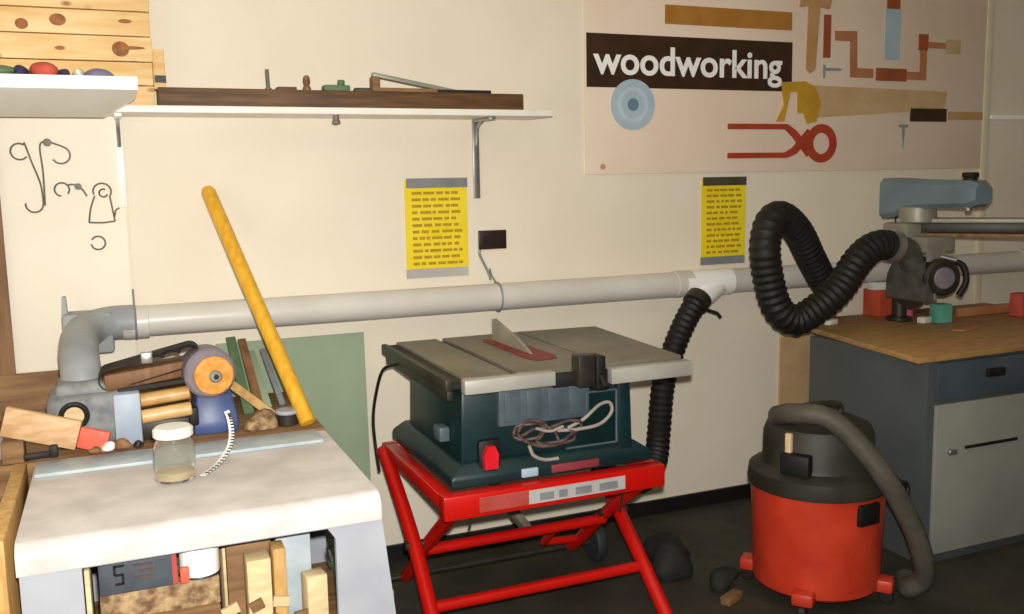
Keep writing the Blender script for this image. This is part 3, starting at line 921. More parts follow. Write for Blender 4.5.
# ---- things on the grey top
ja = thing('glass_jar', 'clear glass jar with whitish lid standing on the grey cabinet top', 'jar', (0.115, -1.07, 0.80))
bm = BM()
lathe(bm, [(0.0, 0.003), (0.05, 0.003), (0.055, 0.01), (0.055, 0.09), (0.05, 0.108), (0.044, 0.118), (0.044, 0.132), (0.041, 0.132), (0.041, 0.118), (0.047, 0.106), (0.052, 0.088), (0.052, 0.012), (0.0, 0.008)], 36, axis((0.115, -1.07, 0.80), (0, 0, 1)), closed=False)
obj('jar_body', bm, 'glass', ja)
bm = BM()
lathe(bm, [(0.0, 0.010), (0.05, 0.010), (0.05, 0.03), (0.0, 0.033)], 30, axis((0.115, -1.07, 0.80), (0, 0, 1)))
obj('contents', bm, 'pale', ja, 'sandy residue at the bottom of the jar')
bm = BM()
lathe(bm, [(0.050, 0.124), (0.053, 0.127), (0.053, 0.145), (0.046, 0.152), (0.0, 0.154)], 36, axis((0.115, -1.07, 0.80), (0, 0, 1)))
obj('lid', bm, 'white', ja, 'whitish screw lid')

# curved white measuring tape with dark ticks
tp = thing('measuring_strip', 'curved white strip with dark ticks on the grey top beside the jar', 'measuring strip', (0.24, -0.9, 0.80))
pts = spline([(0.185, -1.075, 0.8025), (0.235, -0.985, 0.805), (0.275, -0.90, 0.822), (0.292, -0.84, 0.85), (0.292, -0.805, 0.89), (0.285, -0.80, 0.915)], 10)
bm = BM()
t = bmesh.new()
V = []
for i, p_ in enumerate(pts):
    d_ = (pts[min(i + 1, len(pts) - 1)] - pts[max(i - 1, 0)]).normalized()
    s_ = Vector((1, 0.15, 0)) - d_ * d_.dot(Vector((1, 0.15, 0)))
    s_.normalize()
    n_ = d_.cross(s_)
    V.append([t.verts.new(p_ + q) for q in (s_ * 0.008, s_ * 0.008 + n_ * -0.0015, -s_ * 0.008 + n_ * -0.0015, -s_ * 0.008)])
for A_, C_ in zip(V, V[1:]):
    for q in range(4):
        t.faces.new((A_[q], A_[(q + 1) % 4], C_[(q + 1) % 4], C_[q]))
t.faces.new(V[0]); t.faces.new(V[-1][::-1])
bmesh.ops.recalc_face_normals(t, faces=t.faces)
merge(bm, t)
st = obj('strip', bm, 'whitem', tp)
bm = BM()
for i in range(2, len(pts) - 3, 2):
    p_ = pts[i]
    box(bm, p_.x - 0.0015, p_.x + 0.009, p_.y - 0.003, p_.y + 0.003, p_.z - 0.002, p_.z + 0.003)
obj('tick_mark', bm, 'rasdark', st, 'dark tick marks')

# plank with red painted end, propped on a block
block('wood_block', -0.345, -0.285, -0.70, -0.62, 0.801, 0.868, 'bench', 'small brown block propping the left end of the red ended board', 'wood block')
rb = thing('wood_board', 'light wood board with a red painted end lying aslant behind the ledge', 'board', (-0.19, -0.69, 0.80))
bm = BM(); beam(bm, (-0.335, -0.665, 0.926), (-0.135, -0.700, 0.866), 0.02, 0.09, 0.004, up=(0, 0, 1))
obj('board_body', bm, 'boardtan', rb)
bm = BM(); beam(bm, (-0.135, -0.700, 0.862), (-0.055, -0.714, 0.837), 0.021, 0.066, 0.006, up=(0, 0, 1))
obj('painted_end', bm, 'redpaint', rb, 'salmon red painted end')
cl = thing('spring_clamp', 'small black clamp lying on the ledge in front of the red ended board', 'clamp', (-0.235, -0.77, 0.826))
bm = BM(); beam(bm, (-0.28, -0.775, 0.837), (-0.21, -0.765, 0.837), 0.022, 0.018, 0.005)
obj('clamp_body', bm, 'rubber', cl)
bm = BM(); box(bm, -0.212, -0.19, -0.78, -0.755, 0.827, 0.862, 0.004)
obj('jaw', bm, 'rubber', cl)
bm = BM(); lump(bm, (-0.37, -0.72, 0.84), 1.0, 12, (0.07, 0.05, 0.05), 0.3)
bm.free()
bm = BM(); lump(bm, (-0.37, -0.60, 0.838), 1.0, 12, (0.045, 0.06, 0.05), 0.3)
tag(obj('cloth_rag', bm, 'greycloth'), 'grey crumpled rag at the far left edge behind the grey cabinet', 'rag')
bm = BM(); lump(bm, (-0.055, -0.772, 0.838), 1.0, 21, (0.02, 0.018, 0.016), 0.5)
tag(obj('paper_wad', bm, 'whitecard'), 'crumpled white scrap on the ledge left of the jar', 'paper')
for x, y, rr, mm, lab in ((-0.015, -0.775, 0.018, 'brownpost', 'reddish brown wood chip on the ledge beside the white scrap'), (0.03, -0.77, 0.013, 'rasdark', 'dark little chip on the ledge behind the jar'), (-0.09, -0.775, 0.012, 'bench', 'brown little chip on the ledge next to the red board end')):
    bm = BM(); lump(bm, (x, y, 0.826 + rr * 0.72), 1.0, int(x * 1000) + 99, (rr * 1.3, rr, rr), 0.4)
    tag(obj('wood_chip', bm, mm), lab, 'wood scrap')
# board standing at the left side of the cabinet
bm = B(-0.31, -0.275, -1.42, -0.75, 0.0, 0.815, bev=0.004)
tag(obj('wood_board', bm, 'pale2'), 'upright orange brown wooden board against the left side of the grey cabinet', 'panel')
block('wood_scrap', 0.80, 0.86, -0.52, -0.44, 0.0, 0.10, 'pale', 'pale wood block on the floor between the grey cabinet and the red stand', 'wood block', 20)

# ================================================================ RED STAND
stn = thing('folding_stand', 'red folding tubular steel stand with wheels under the table saw', 'stand', (1.31, -0.68, 0))
bm = BM()
box(bm, 0.90, 1.712, -1.04, -0.985, 0.535, 0.615, 0.006)
obj('front_rail', bm, 'red', stn)
bm = BM(); box(bm, 1.02, 1.55, -1.0435, -1.0395, 0.552, 0.598)
lb = obj('rail_label', bm, 'label', stn, 'worn silver label strip on the front rail')
bm = BM()
box(bm, 1.02, 1.19, -1.0455, -1.043, 0.552, 0.598)
obj('label_patch', bm, 'labelred', lb)
bm = BM()
for a, b_ in ((1.23, 1.28), (1.30, 1.33), (1.36, 1.42), (1.45, 1.52)):
    box(bm, a, b_, -1.0455, -1.043, 0.56 , 0.585)
obj('label_marks', bm, 'tape', lb, 'illegible worn grey marks')
for x in (0.93, 1.70):
    bm = BM(); beam(bm, (x, -0.985, 0.58), (x, -0.30, 0.58), 0.05, 0.05, 0.008)
    obj('side_rail', bm, 'red', stn)
bm = BM(); beam(bm, (0.905, -0.30, 0.58), (1.725, -0.30, 0.58), 0.05, 0.05, 0.008)
obj('rear_rail', bm, 'red', stn)
for x, s in ((0.905, -1), (1.725, 1)):
    bm = BM(); tube(bm, spline([(x, -0.30, 0.575), (x, -0.36, 0.55), (x + 0.0 * s, -0.68, 0.335), (x + 0.012 * s, -1.0, 0.05), (x + 0.014 * s, -1.03, 0.012)]), 0.026, 16)
    l = obj('leg', bm, 'red', stn)
    bm = BM(); cyl(bm, (x + 0.014 * s, -1.032, 0.0), (x + 0.014 * s, -1.025, 0.035), 0.031, 16, bev=0.004)
    obj('rubber_foot', bm, 'rubber', l)
    xi = x - 0.052 * s
    bm = BM(); tube(bm, spline([(xi, -1.0, 0.56), (xi, -0.94, 0.52), (xi, -0.68, 0.33), (xi, -0.45, 0.14), (xi, -0.37, 0.085)]), 0.024, 16)
    obj('leg', bm, 'red', stn)
    bm = BM(); cyl(bm, (x + 0.035 * s, -0.682, 0.334), (xi - 0.03 * s, -0.682, 0.334), 0.016, 14)
    obj('pivot_bolt', bm, 'rasdark', stn)
    bm = BM()
    xw = x + 0.06 * s
    lathe(bm, [(0.05, -0.022), (0.078, -0.022), (0.086, -0.012), (0.086, 0.012), (0.078, 0.022), (0.05, 0.022)], 32, axis((xw, -0.37, 0.086), (1, 0, 0)))
    wh = obj('wheel', bm, 'wheel', stn, 'dark rubber wheel')
    bm = BM(); lathe(bm, [(0.0, -0.016), (0.045, -0.016), (0.052, -0.02), (0.052, 0.02), (0.045, 0.016), (0.0, 0.016)], 28, axis((xw, -0.37, 0.086), (1, 0, 0)), closed=False)
    obj('hub', bm, 'tape', wh)
bm = BM(); tube(bm, [(0.957, -0.665, 0.30), (1.673, -0.665, 0.30)], 0.02, 14)
obj('cross_bar', bm, 'red', stn)
bm = BM(); tube(bm, [(0.905, -0.86, 0.175), (1.725, -0.86, 0.175)], 0.02, 14)
obj('cross_bar', bm, 'red', stn)
bm = BM(); tube(bm, [(0.83, -0.37, 0.086), (1.80, -0.37, 0.086)], 0.012, 12)
obj('axle', bm, 'rasdark', stn)
bm = BM(); tube(bm, [(1.665, -0.60, 0.26), (1.50, -0.60, 0.27), (1.50, -0.48, 0.17), (1.66, -0.46, 0.15)], 0.016, 12)
obj('fork', bm, 'red', stn)
bm = BM(); beam(bm, (1.255, -0.58, 0.46), (1.42, -0.50, 0.24), 0.05, 0.03, 0.004)
beam(bm, (1.255, -0.58, 0.46), (1.255, -0.58, 0.575), 0.05, 0.03, 0.004)
obj('stay', bm, 'rasgrey', stn, 'grey metal stay below the saw')
bm = BM()
for x, z in ((1.0, 0.47), (1.565, 0.45)):
    tube(bm, spline([(x, -0.975, 0.54), (x + 0.012, -0.975, 0.51), (x + 0.004, -0.975, z)]), 0.004, 8)
obj('hanging_wire', bm, 'cord', stn)

# ================================================================ TABLE SAW
ts = thing('table_saw', 'dark teal portable table saw with grey metal top on the red stand', 'table saw', (1.31, -0.62, 0.62))
bm = BM(); loft(bm, [(0.945, 1.69, -0.985, -0.29, 0.617), (0.945, 1.69, -0.985, -0.29, 0.655), (0.985, 1.63, -0.96, -0.33, 0.695)], 0.008)
obj('base', bm, 'teal', ts)
bm = BM(); loft(bm, [(0.99, 1.62, -0.955, -0.38, 0.69), (1.0, 1.60, -0.95, -0.38, 0.95)], 0.012)
obj('body', bm, 'teal', ts)
bm = BM(); box(bm, 1.12, 1.455, -0.972, -0.945, 0.80, 0.945, 0.008)
for i in range(4):
    box(bm, 1.14 + i * 0.078, 1.195 + i * 0.078, -0.977, -0.97, 0.815, 0.915, 0.003)
obj('louvre_panel', bm, 'greypan', ts, 'grey louvred front panel')
bm = BM()
fz0, fz1, fx0, fx1 = 0.70, 0.885, 1.44, 1.555
for a, b_ in (((fx0, fz1), (fx1, fz1)), ((fx1, fz1), (fx1, fz0)), ((fx1, fz0), (1.36, fz0)), ((fx0, fz1), (fx0, fz1 - 0.06))):
    tube(bm, [(a[0], -0.975, a[1]), (b_[0], -0.975, b_[1])], 0.004, 8)
obj('cord_hook_frame', bm, 'greypan', ts)
bm = BM(); box(bm, 1.045, 1.125, -0.975, -0.945, 0.655, 0.765, 0.012)
sw = obj('switch_box', bm, 'slot', ts)
bm = BM(); prism(bm, [(1.06, 0.672), (1.105, 0.672), (1.108, 0.72), (1.095, 0.748), (1.07, 0.748), (1.057, 0.72)], -0.995, -0.97)
obj('paddle', bm, 'redsw', sw, 'bright red switch paddle')
bm = BM()
cy = -0.985
def wv(c, a, b_, ph, n=18, turns=1.0, tilt=0.0):
    out = []
    for i in range(n + 1):
        t_ = ph + 2 * PI * turns * i / n
        x_, z_ = a * math.cos(t_), b_ * math.sin(t_)
        out.append((c[0] + x_ * math.cos(tilt) - z_ * math.sin(tilt), cy - 0.004 * math.sin(3 * t_) - 0.006 * (i % 3), c[1] + x_ * math.sin(tilt) + z_ * math.cos(tilt)))
    return out
for cc, a, b_, ph, tl in (((1.22, 0.785), 0.06, 0.03, 0.3, 0.1), ((1.29, 0.755), 0.10, 0.03, 1.0, -0.1), ((1.33, 0.765), 0.085, 0.028, 2.0, 0.25), ((1.25, 0.765), 0.075, 0.035, 2.5, -0.35)):
    tube(bm, spline(wv(cc, a, b_, ph, tilt=tl), 3), 0.0055, 8)
cd = obj('power_cord', bm, 'cordpink', ts, 'tangled dusty brown cord on the saw front')
bm = BM()
tube(bm, spline([(1.36, -0.99, 0.775), (1.42, -0.992, 0.80), (1.48, -0.992, 0.842), (1.52, -0.992, 0.845), (1.525, -0.992, 0.81), (1.48, -0.992, 0.775), (1.40, -0.995, 0.768), (1.32, -0.995, 0.772)]), 0.006, 8)
tube(bm, spline([(1.215, -0.995, 0.735), (1.23, -0.998, 0.70), (1.27, -0.998, 0.68), (1.32, -0.998, 0.678)]), 0.006, 8)
tube(bm, spline([(1.24, -0.997, 0.79), (1.29, -0.999, 0.775), (1.34, -0.997, 0.785)]), 0.005, 8)
obj('cord_end', bm, 'cordpale', cd, 'pale loops of cord')
obj('badge', B(1.19, 1.25, -0.992, -0.98, 0.625, 0.655, bev=0.004), 'plateblue', ts, 'pale blue badge')
obj('badge', B(1.30, 1.48, -0.99, -0.975, 0.626, 0.654, bev=0.004), 'platered', ts, 'dull red badge')
bm = BM()
loft(bm, [(1.56, 1.62, -0.975, -0.85, 0.66), (1.56, 1.61, -0.975, -0.85, 0.945)], 0.008)
obj('corner_column', bm, 'tealdark', ts)
ZU = 0.022
before = set(o.name for o in ts.children)
# top plates
tt = BM(); box(tt, 0.995, 1.16, -0.985, -0.22, 0.928, 0.96, 0.003)
box(tt, 1.185, 1.505, -0.985, -0.22, 0.928, 0.96, 0.003)
box(tt, 1.16, 1.185, -0.985, -0.22, 0.928, 0.945)
tp_ = obj('table_top', tt, 'sawtop', ts, 'dull grey metal table top')
bm = BM(); box(bm, 1.161, 1.184, -0.984, -0.225, 0.945, 0.948)
obj('mitre_slot', bm, 'slot', tp_)
bm = BM(); box(bm, 0.957, 0.995, -0.985, -0.22, 0.925, 0.950)
obj('side_gap', bm, 'slot', tp_)
bm = BM(); box(bm, 0.935, 0.957, -0.985, -0.22, 0.918, 0.957, 0.003); box(bm, 0.945, 0.965, -0.97, -0.24, 0.885, 0.918, 0.003)
obj('side_rail', bm, 'rasdark', ts)
bm = BM(); slab(bm, [(1.512, -0.985), (1.81, -0.985), (1.86, -0.25), (1.512, -0.22)], 0.938, 0.96, 0.002)
obj('extension_wing', bm, 'sawtop', ts, 'grey extension wing on the right')
bm = BM(); box(bm, 1.60, 1.63, -0.94, -0.30, 0.90, 0.937); beam(bm, (1.61, -0.80, 0.84), (1.74, -0.80, 0.93), 0.02, 0.02)
obj('wing_support', bm, 'slot', ts)
bm = BM(); box(bm, 0.985, 1.30, -1.03, -0.987, 0.912, 0.958, 0.004)
obj('front_rail', bm, 'alu', ts, 'pale aluminium front rail, left piece')
bm = BM(); box(bm, 1.505, 1.825, -1.035, -0.987, 0.895, 0.947, 0.004)
obj('front_rail', bm, 'alu', ts, 'pale aluminium front rail, right piece')
bm = BM(); box(bm, 1.301, 1.504, -1.01, -0.987, 0.90, 0.945, 0.003)
obj('rail_gap_bar', bm, 'slot', ts)
bm = BM(); slab(bm, [(1.30, -0.37), (1.315, -0.355), (1.40, -0.37), (1.415, -0.78), (1.40, -0.83), (1.32, -0.84), (1.30, -0.78)], 0.9605, 0.9645)
ti = obj('throat_insert', bm, 'redins', ts, 'dull red throat insert')
bm = BM()
t = bmesh.new()
pf = [(-0.38, 0.964), (-0.38, 1.045), (-0.395, 1.05), (-0.62, 1.005), (-0.74, 0.966)]
A = [t.verts.new((1.338, y, z)) for y, z in pf]; C = [t.verts.new((1.350, y, z)) for y, z in pf]
t.faces.new(A); t.faces.new(C[::-1])
for i in range(len(pf)):
    j = (i + 1) % len(pf)
    t.faces.new((A[i], A[j], C[j], C[i]))
bmesh.ops.recalc_face_normals(t, faces=t.faces)
merge(bm, t)
obj('splitter_guard', bm, 'rasgrey', ts, 'grey tapering splitter fin')
# rip fence: head at the front, low bar along the table
bm = BM(); box(bm, 1.375, 1.435, -1.05, -0.99, 0.90, 1.005, 0.005)
fh = obj('fence_head', bm, 'rasdark', ts, 'dark rip fence head')
bm = BM(); box(bm, 1.437, 1.472, -1.055, -0.985, 0.885, 1.0, 0.005); cyl(bm, (1.455, -1.055, 0.93), (1.455, -1.085, 0.90), 0.012, 12)
obj('fence_lever', bm, 'slot', fh, 'black fence lever')
for o in ts.children:
    if o.name not in before:
        o.location.z += ZU
# crank and cord on the left
bm = BM(); tube(bm, spline([(0.94, -0.40, 0.93), (0.905, -0.34, 0.90), (0.885, -0.30, 0.80), (0.876, -0.28, 0.70), (0.878, -0.29, 0.60), (0.882, -0.32, 0.50)]), 0.006, 8)
obj('side_cord', bm, 'cord', ts)
bm = BM(); box(bm, 0.955, 0.992, -0.85, -0.78, 0.74, 0.79, 0.006)
obj('side_bracket', bm, 'greypan', ts)

# ================================================================ RIGHT-HAND CABINET
cb = thing('metal_cabinet', 'blue grey steel cabinet with a light grey door below the radial arm saw', 'cabinet', (3.45, -0.62, 0))
CX0, CX1, CY0, CY1 = 2.965, 4.05, -1.0, -0.30
bm = BM()
loft(bm, [(CX0, CX1, CY0, CY1, 0.0), (CX0, CX1, CY0, CY1, 0.858)], 0.005)
obj('carcass', bm, 'cab', cb)
dr = obj('drawer', B(3.0, 3.98, CY0 - 0.018, CY0 - 0.001, 0.69, 0.845, bev=0.003), 'cabblue', cb, 'slate blue drawer front')
bm = BM(); box(bm, 3.26, 3.36, CY0 - 0.034, CY0 - 0.016, 0.765, 0.80, 0.006)
obj('pull', bm, 'slot', dr, 'dark recessed pull')
do = obj('door', B(3.0, 3.98, CY0 - 0.018, CY0 - 0.001, 0.045, 0.672, bev=0.003), 'cabdoor', cb, 'light grey door')
bm = BM(); cyl(bm, (3.075, CY0 - 0.018, 0.474), (3.075, CY0 - 0.034, 0.474), 0.013, 16, bev=0.002)
box(bm, 3.088, 3.11, CY0 - 0.03, CY0 - 0.018, 0.46, 0.482, 0.003)
obj('lock', bm, 'steel', do)
bm = BM(); box(bm, 3.16, 3.46, CY0 - 0.024, CY0 - 0.017, 0.474, 0.487, 0.002)
obj('handle_groove', bm, 'slot', do)
# top
bm = BM(); slab(bm, [(2.86, -1.045), (3.06, -0.03), (4.4, -0.03), (4.4, -1.01)], 0.86, 0.885, 0.003)
wt = tag(obj('plywood_worktop', bm, 'ply'), 'brown plywood worktop on the blue grey cabinet', 'worktop')

# ================================================================ RADIAL ARM SAW
ra = thing('radial_arm_saw', 'slate blue and grey radial arm saw standing on the plywood worktop', 'radial arm saw', (3.45, -0.5, 0.90))
bm = BM(); cyl(bm, (3.43, -0.36, 0.886), (3.43, -0.36, 1.42), 0.036, 28)
obj('column', bm, 'rasdark', ra)
bm = BM(); cyl(bm, (3.43, -0.36, 0.886), (3.43, -0.36, 0.905), 0.06, 28, bev=0.004)
obj('column_base', bm, 'rasdark', ra)
bm = BM()
# overarm running out from the column
def armsec(t_):
    return t_
t = bmesh.new()
secs = [(-0.305, 1.39, 1.575, 0.066), (-0.315, 1.384, 1.58, 0.07), (-0.39, 1.395, 1.578, 0.07), (-0.46, 1.43, 1.572, 0.064), (-0.62, 1.44, 1.568, 0.062), (-0.74, 1.444, 1.566, 0.066), (-0.81, 1.446, 1.564, 0.066), (-0.845, 1.462, 1.548, 0.05)]
rg = []
for y, z0, z1, w_ in secs:
    c_ = 0.02
    rg.append([t.verts.new((3.40 + x_, y, z_)) for x_, z_ in ((-w_ + c_, z0), (w_ - c_, z0), (w_, z0 + c_), (w_, z1 - c_), (w_ - c_, z1), (-w_ + c_, z1), (-w_, z1 - c_), (-w_, z0 + c_))])
for A, C in zip(rg, rg[1:]):
    for i in range(8):
        j = (i + 1) % 8
        t.faces.new((A[i], A[j], C[j], C[i]))
t.faces.new(rg[0]); t.faces.new(rg[-1][::-1])
bmesh.ops.recalc_face_normals(t, faces=t.faces)
merge(bm, t)
ov = obj('overarm', bm, 'rasblue', ra, 'slate blue overarm')
bm = BM(); cyl(bm, (3.40, -0.77, 1.55), (3.40, -0.77, 1.578), 0.028, 20, bev=0.004); box(bm, 3.378, 3.422, -0.80, -0.74, 1.576, 1.60, 0.006)
obj('index_knob', bm, 'rubber', ov, 'black index knob')
bm = BM(); cyl(bm, (3.365, -0.79, 1.455), (3.365, -0.80, 1.43), 0.014, 14)
obj('clamp_screw', bm, 'steel', ov)
# turret and track arm
bm = BM(); cyl(bm, (3.40, -0.48, 1.37), (3.40, -0.48, 1.445), 0.085, 28, bev=0.006); box(bm, 3.30, 3.47, -0.52, -0.36, 1.26, 1.37, 0.015)
obj('turret', bm, 'rasgrey', ra)
a0, a1 = Vector((3.36, -0.40, 1.335)), Vector((3.83, -0.98, 1.335))
bm = BM(); beam(bm, a0 + Vector((0, 0, 0.045)), a1 + Vector((0, 0, 0.045)), 0.14, 0.02, 0.003)
ta = obj('track_arm', bm, 'rasgrey', ra, 'grey track arm')
bm = BM(); beam(bm, a0 + Vector((0.02, -0.02, 0.012)), a1 + Vector((0, 0, 0.012)), 0.12, 0.045, 0.003)
obj('track_groove', bm, 'rasdark', ta)
bm = BM(); beam(bm, a0 + Vector((0.02, -0.02, -0.022)), a1 + Vector((0, 0, -0.022)), 0.13, 0.018, 0.003)
obj('track_lip', bm, 'bench', ta)
# yoke with motor and blade guard
bm = BM()
box(bm, 3.32, 3.50, -0.62, -0.44, 1.235, 1.31, 0.012)
prism(bm, [(3.33, 1.25), (3.43, 1.25), (3.435, 1.08), (3.40, 1.04), (3.36, 1.08)], -0.625, -0.60)
prism(bm, [(3.33, 1.25), (3.43, 1.25), (3.435, 1.08), (3.40, 1.04), (3.36, 1.08)], -0.465, -0.44)
obj('yoke', bm, 'rasgrey', ra)
bm = BM(); cyl(bm, (3.43, -0.49, 1.125), (3.365, -0.68, 1.125), 0.085, 36, bev=0.014)
mo = obj('motor', bm, 'rasdark', ra)
bm = BM(); cyl(bm, (3.366, -0.678, 1.125), (3.361, -0.693, 1.125), 0.05, 32, bev=0.006)
obj('motor_cap', bm, 'purple', mo, 'pinkish grey motor end cap')
bm = BM(); tube(bm, spline([(3.45, -0.60, 1.20), (3.475, -0.68, 1.18), (3.47, -0.71, 1.11), (3.45, -0.69, 1.04)]), 0.014, 12)
obj('hand_grip', bm, 'rubber', mo)
# blade guard: half disc over the blade on the left side of the motor
bm = BM()
n = 28
t = bmesh.new()
pl = [(0.125 * math.cos(PI * i / n), 0.125 * math.sin(PI * i / n)) for i in range(n + 1)] + [(-0.125, -0.075), (0.125, -0.075)]
A = [t.verts.new((3.295, -0.53 + y, 1.09 + z)) for y, z in pl]; C = [t.verts.new((3.345, -0.53 + y, 1.09 + z)) for y, z in pl]
t.faces.new(A); t.faces.new(C[::-1])
for i in range(len(pl)):
    j = (i + 1) % len(pl)
    t.faces.new((A[i], A[j], C[j], C[i]))
bmesh.ops.recalc_face_normals(t, faces=t.faces)
merge(bm, t)
bg = obj('blade_guard', bm, 'guard', ra)
bm = BM(); cyl(bm, (3.318, -0.53, 1.075), (3.322, -0.53, 1.075), 0.105, 48)
obj('saw_blade', bm, 'rasdark', bg)
bm = BM(); tube(bm, spline([(3.32, -0.54, 1.18), (3.28, -0.545, 1.245), (3.21, -0.548, 1.268), (3.16, -0.55, 1.275)]), 0.055, 20)
obj('dust_port', bm, 'guard', bg)
bm = BM(); tube(bm, [(3.34, -0.64, 1.20), (3.34, -0.66, 1.02)], 0.007, 8); tube(bm, [(3.40, -0.61, 1.22), (3.46, -0.66, 1.20)], 0.012, 10)
obj('anti_kickback_rod', bm, 'steel', bg)
ra.location += Vector((0.10, 0.08, 0.0))

hl = thing('flexible_hose', 'thick black corrugated hose looping from the radial arm saw to the wall pipe', 'hose', (2.9, -0.5, 0.9))
bm = BM()
hose(bm, [(3.275, -0.469, 1.272), (3.21, -0.473, 1.281), (3.13, -0.48, 1.26), (3.05, -0.49, 1.205), (2.95, -0.49, 1.09), (2.84, -0.47, 1.005), (2.745, -0.45, 0.965), (2.665, -0.44, 1.02), (2.62, -0.43, 1.15), (2.605, -0.42, 1.29), (2.645, -0.40, 1.395), (2.74, -0.36, 1.42), (2.875, -0.31, 1.345), (3.01, -0.25, 1.205), (3.13, -0.20, 1.09), (3.20, -0.18, 1.07)], 0.07, 0.032, 0.1, 24)
obj('hose_tube', bm, 'rubber', hl)
bm = BM(); cyl(bm, (3.26, -0.47, 1.276), (3.295, -0.469, 1.268), 0.076, 24)
obj('hose_clamp', bm, 'steel', hl)

# small things on the worktop
block('carton', 3.52, 3.67, -0.15, -0.045, 0.886, 1.02, 'cartonred', 'red orange carton on the worktop left of the saw column', 'carton', 4)
block('card_box', 3.50, 3.63, -0.15, -0.145+0.05, 1.021, 1.058, 'whitecard', 'small white box on top of the red orange carton', 'box', -3)
bo = thing('plastic_bottle', 'pink bottle on the worktop beside the red orange carton', 'bottle', (3.63, -0.23, 0.885))
bm = BM(); lathe(bm, [(0.028, 0.001), (0.03, 0.01), (0.03, 0.07), (0.012, 0.09), (0.012, 0.10), (0.0, 0.101)], 20, axis((3.63, -0.23, 0.885), (0, 0, 1)))
obj('bottle_body', bm, 'pink', bo)
bm = BM(); cyl(bm, (3.63, -0.23, 0.982), (3.63, -0.23, 1.006), 0.013, 14)
obj('cap', bm, 'rag', bo)
block('plastic_box', 3.61, 3.685, -0.46, -0.39, 0.886, 0.975, 'mint', 'mint green box on the worktop below the saw motor', 'box', -8)
block('plastic_box', 3.54, 3.60, -0.42, -0.38, 0.886, 0.915, 'whitecard', 'tiny white box on the worktop left of the mint green one', 'box', 10)
bm = BM(); beam(bm, (3.50, -0.66, 0.889), (3.80, -0.56, 0.889), 0.06, 0.006, 0.002)
tag(obj('wood_strip', bm, 'rustlight'), 'thin reddish strip lying on the plywood worktop', 'strip')
block('wood_batten', 3.85, 4.38, -0.36, -0.33, 0.886, 0.93, 'rustlight', 'low reddish brown batten along the back right of the worktop', 'batten')
block('card_box', 3.12, 3.19, -0.24, -0.19, 0.886, 0.91, 'whitecard', 'small pale box on the worktop under the black hose', 'box', 15)
block('carton', 4.10, 4.17, -0.50, -0.43, 0.886, 1.0, 'rag', 'dark red carton at the right end of the worktop', 'carton', 5)

# ================================================================ SHOP VAC
vx, vy = 2.415, -1.0
va = thing('shop_vacuum', 'orange red drum shop vacuum with black lid in front of the blue grey cabinet', 'vacuum', (vx, vy, 0))
O = axis((vx, vy, 0), (0, 0, 1))
bm = BM(); lathe(bm, [(0.0, 0.05), (0.215, 0.05), (0.234, 0.065), (0.246, 0.40), (0.248, 0.44), (0.0, 0.44)], 48, O)
dm = obj('drum', bm, 'vacred', va, 'orange red drum')
bm = BM(); lathe(bm, [(0.0, 0.44), (0.257, 0.44), (0.26, 0.455), (0.255, 0.50), (0.235, 0.515), (0.212, 0.525), (0.205, 0.545), (0.202, 0.64), (0.188, 0.672), (0.14, 0.692), (0.0, 0.697)], 48, O)
li = obj('lid', bm, 'vaclid', va, 'dusty black lid')
bm = BM(); box(bm, vx - 0.06, vx + 0.06, vy - 0.08, vy + 0.08, 0.69, 0.712, 0.01)
tube(bm, spline([(vx - 0.12, vy + 0.02, 0.68), (vx - 0.11, vy + 0.02, 0.722), (vx, vy + 0.02, 0.735), (vx + 0.11, vy + 0.02, 0.722), (vx + 0.12, vy + 0.02, 0.68)]), 0.014, 12)
obj('carry_handle', bm, 'vaclid', li)
def onrim(ang, r_):
    return vx + r_ * math.cos(math.radians(ang)), vy + r_ * math.sin(math.radians(ang))
ax_, ay_ = onrim(-85, 0.248)
bm = BM(); box(bm, -0.05, 0.05, -0.01, 0.02, 0.345, 0.425, 0.006, Matrix.Translation((ax_, ay_, 0)) @ Matrix.Rotation(math.radians(5), 4, 'Z'))
obj('label_plate', bm, 'slot', dm, 'black plate on the drum')
for ang in (-140, -50, 40, 130):
    ax_, ay_ = onrim(ang, 0.25)
    R_ = Matrix.Translation((ax_, ay_, 0)) @ Matrix.Rotation(math.radians(ang), 4, 'Z')
    bm = BM(); box(bm, -0.055, 0.035, -0.04, 0.04, 0.05, 0.10, 0.012, R_)
    cf = obj('caster_foot', bm, 'vacred', va, 'orange red caster foot')
    bm = BM()
    cyl(bm, R_ @ Vector((0.01, -0.014, 0.027)), R_ @ Vector((0.01, 0.014, 0.027)), 0.027, 18, bev=0.004)
    obj('caster', bm, 'rubber', cf)
ax_, ay_ = onrim(-160, 0.208)
bm = BM(); box(bm, -0.008, 0.012, -0.012, 0.012, 0.57, 0.67, 0.004, Matrix.Translation((ax_, ay_, 0)) @ Matrix.Rotation(math.radians(-160), 4, 'Z'))
obj('lid_clip', bm, 'pale', li, 'pale upright clip')
ax_, ay_ = onrim(-150, 0.22)
bm = BM(); box(bm, -0.03, 0.02, -0.06, 0.05, 0.52, 0.60, 0.01, Matrix.Translation((ax_, ay_, 0)) @ Matrix.Rotation(math.radians(-150), 4, 'Z'))
obj('switch_box', bm, 'slot', li)
bm = BM(); hose(bm, [(2.27, -0.94, 0.70), (2.25, -1.05, 0.735), (2.32, -1.15, 0.735), (2.40, -1.225, 0.645), (2.475, -1.285, 0.52), (2.56, -1.305, 0.38), (2.64, -1.30, 0.23), (2.69, -1.27, 0.11), (2.68, -1.21, 0.045), (2.74, -1.14, 0.042)], 0.039, 0.02, 0.06, 16)
vh = obj('vacuum_hose', bm, 'vachose', va, 'grey brown hose draped over the lid to the floor')
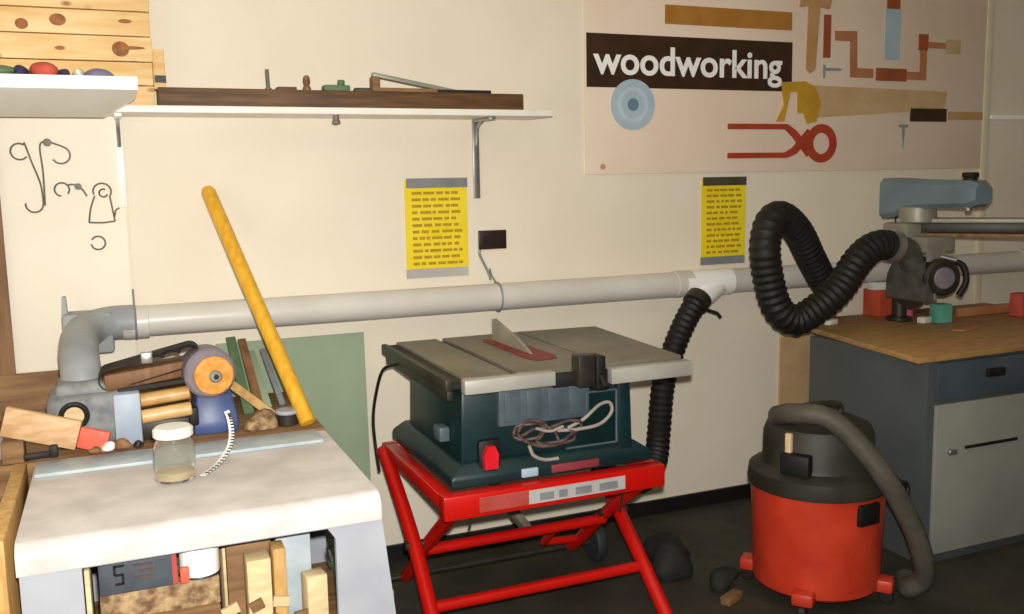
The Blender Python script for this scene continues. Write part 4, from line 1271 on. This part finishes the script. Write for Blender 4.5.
bm = BM(); torus(bm, (2.60, -1.25, 0.455), 0.026, 0.008, (0.3, -1, 0.2)); tube(bm, [(2.585, -1.255, 0.475), (2.52, -1.265, 0.53)], 0.01, 8)
obj('hose_hook', bm, 'rubber', vh)

# ---------------- dark clutter on the floor between stand and vacuum
bm = BM(); lump(bm, (2.02, -0.62, 0.062), 1.0, 5, (0.10, 0.085, 0.08), 0.5)
tag(obj('bag_bundle', bm, 'crumple'), 'dark crumpled bundle on the floor right of the stand', 'bundle')
bm = BM(); lump(bm, (2.13, -0.82, 0.036), 1.0, 15, (0.07, 0.05, 0.046), 0.5)
tag(obj('rubble_lump', bm, 'crumple'), 'low dark lump on the floor between the bundle and the vacuum', 'bundle')
block('wood_scrap', 2.02, 2.12, -0.96, -0.92, 0.0, 0.03, 'bench', 'dark brown scrap on the floor left of the vacuum', 'wood scrap', 25)

# ================================================================ LIGHT
def area(name, loc, target, size, power, col):
    l = bpy.data.lights.new(name, 'AREA')
    l.shape = 'DISK' if size < 0.3 else 'SQUARE'
    l.size = size
    l.energy = power
    l.color = col
    o = bpy.data.objects.new(name, l)
    COL.objects.link(o)
    o.location = loc
    o.rotation_euler = (Vector(target) - Vector(loc)).to_track_quat('-Z', 'Y').to_euler()
    return o
CAM = Vector((0, -3.75, 1.6))
area('camera_flash', (0.03, -3.72, 1.68), (0.5, -0.4, 1.05), 0.05, 112, (1.0, 0.975, 0.925))
area('ambient_fill', (2.2, -2.6, 2.9), (2.2, -2.6, 0), 1.6, 5, (1.0, 0.86, 0.66))  # unseen area light added under the ceiling for warm ambient fill
w = bpy.data.worlds.new('room_world')
S.world = w
w.use_nodes = True
bgd = w.node_tree.nodes['Background']
bgd.inputs[0].default_value = (1.0, 0.88, 0.7, 1)
bgd.inputs[1].default_value = 0.035

# ================================================================ CAMERA
F = 940.0
pitch = math.atan(126 / 940)
yaw = math.radians(22.9)
roll = math.radians(1.1)
cd_ = bpy.data.cameras.new('camera')
cd_.sensor_width = 36
cd_.lens = 36 * F / 1024
cd_.clip_start = 0.05
co = bpy.data.objects.new('camera', cd_)
COL.objects.link(co)
fw = Vector((math.sin(yaw) * math.cos(pitch), math.cos(yaw) * math.cos(pitch), -math.sin(pitch)))
rx = Vector((math.cos(yaw), -math.sin(yaw), 0))
up = rx.cross(fw)
c, s = math.cos(roll), math.sin(roll)
r2 = rx * c - up * s
u2 = rx * s + up * c
mw = Matrix((r2, u2, -fw)).transposed().to_4x4()
mw.translation = CAM
co.matrix_world = mw
S.camera = co
S.view_settings.view_transform = 'Standard'
S.view_settings.look = 'None'
S.view_settings.exposure = 0.0
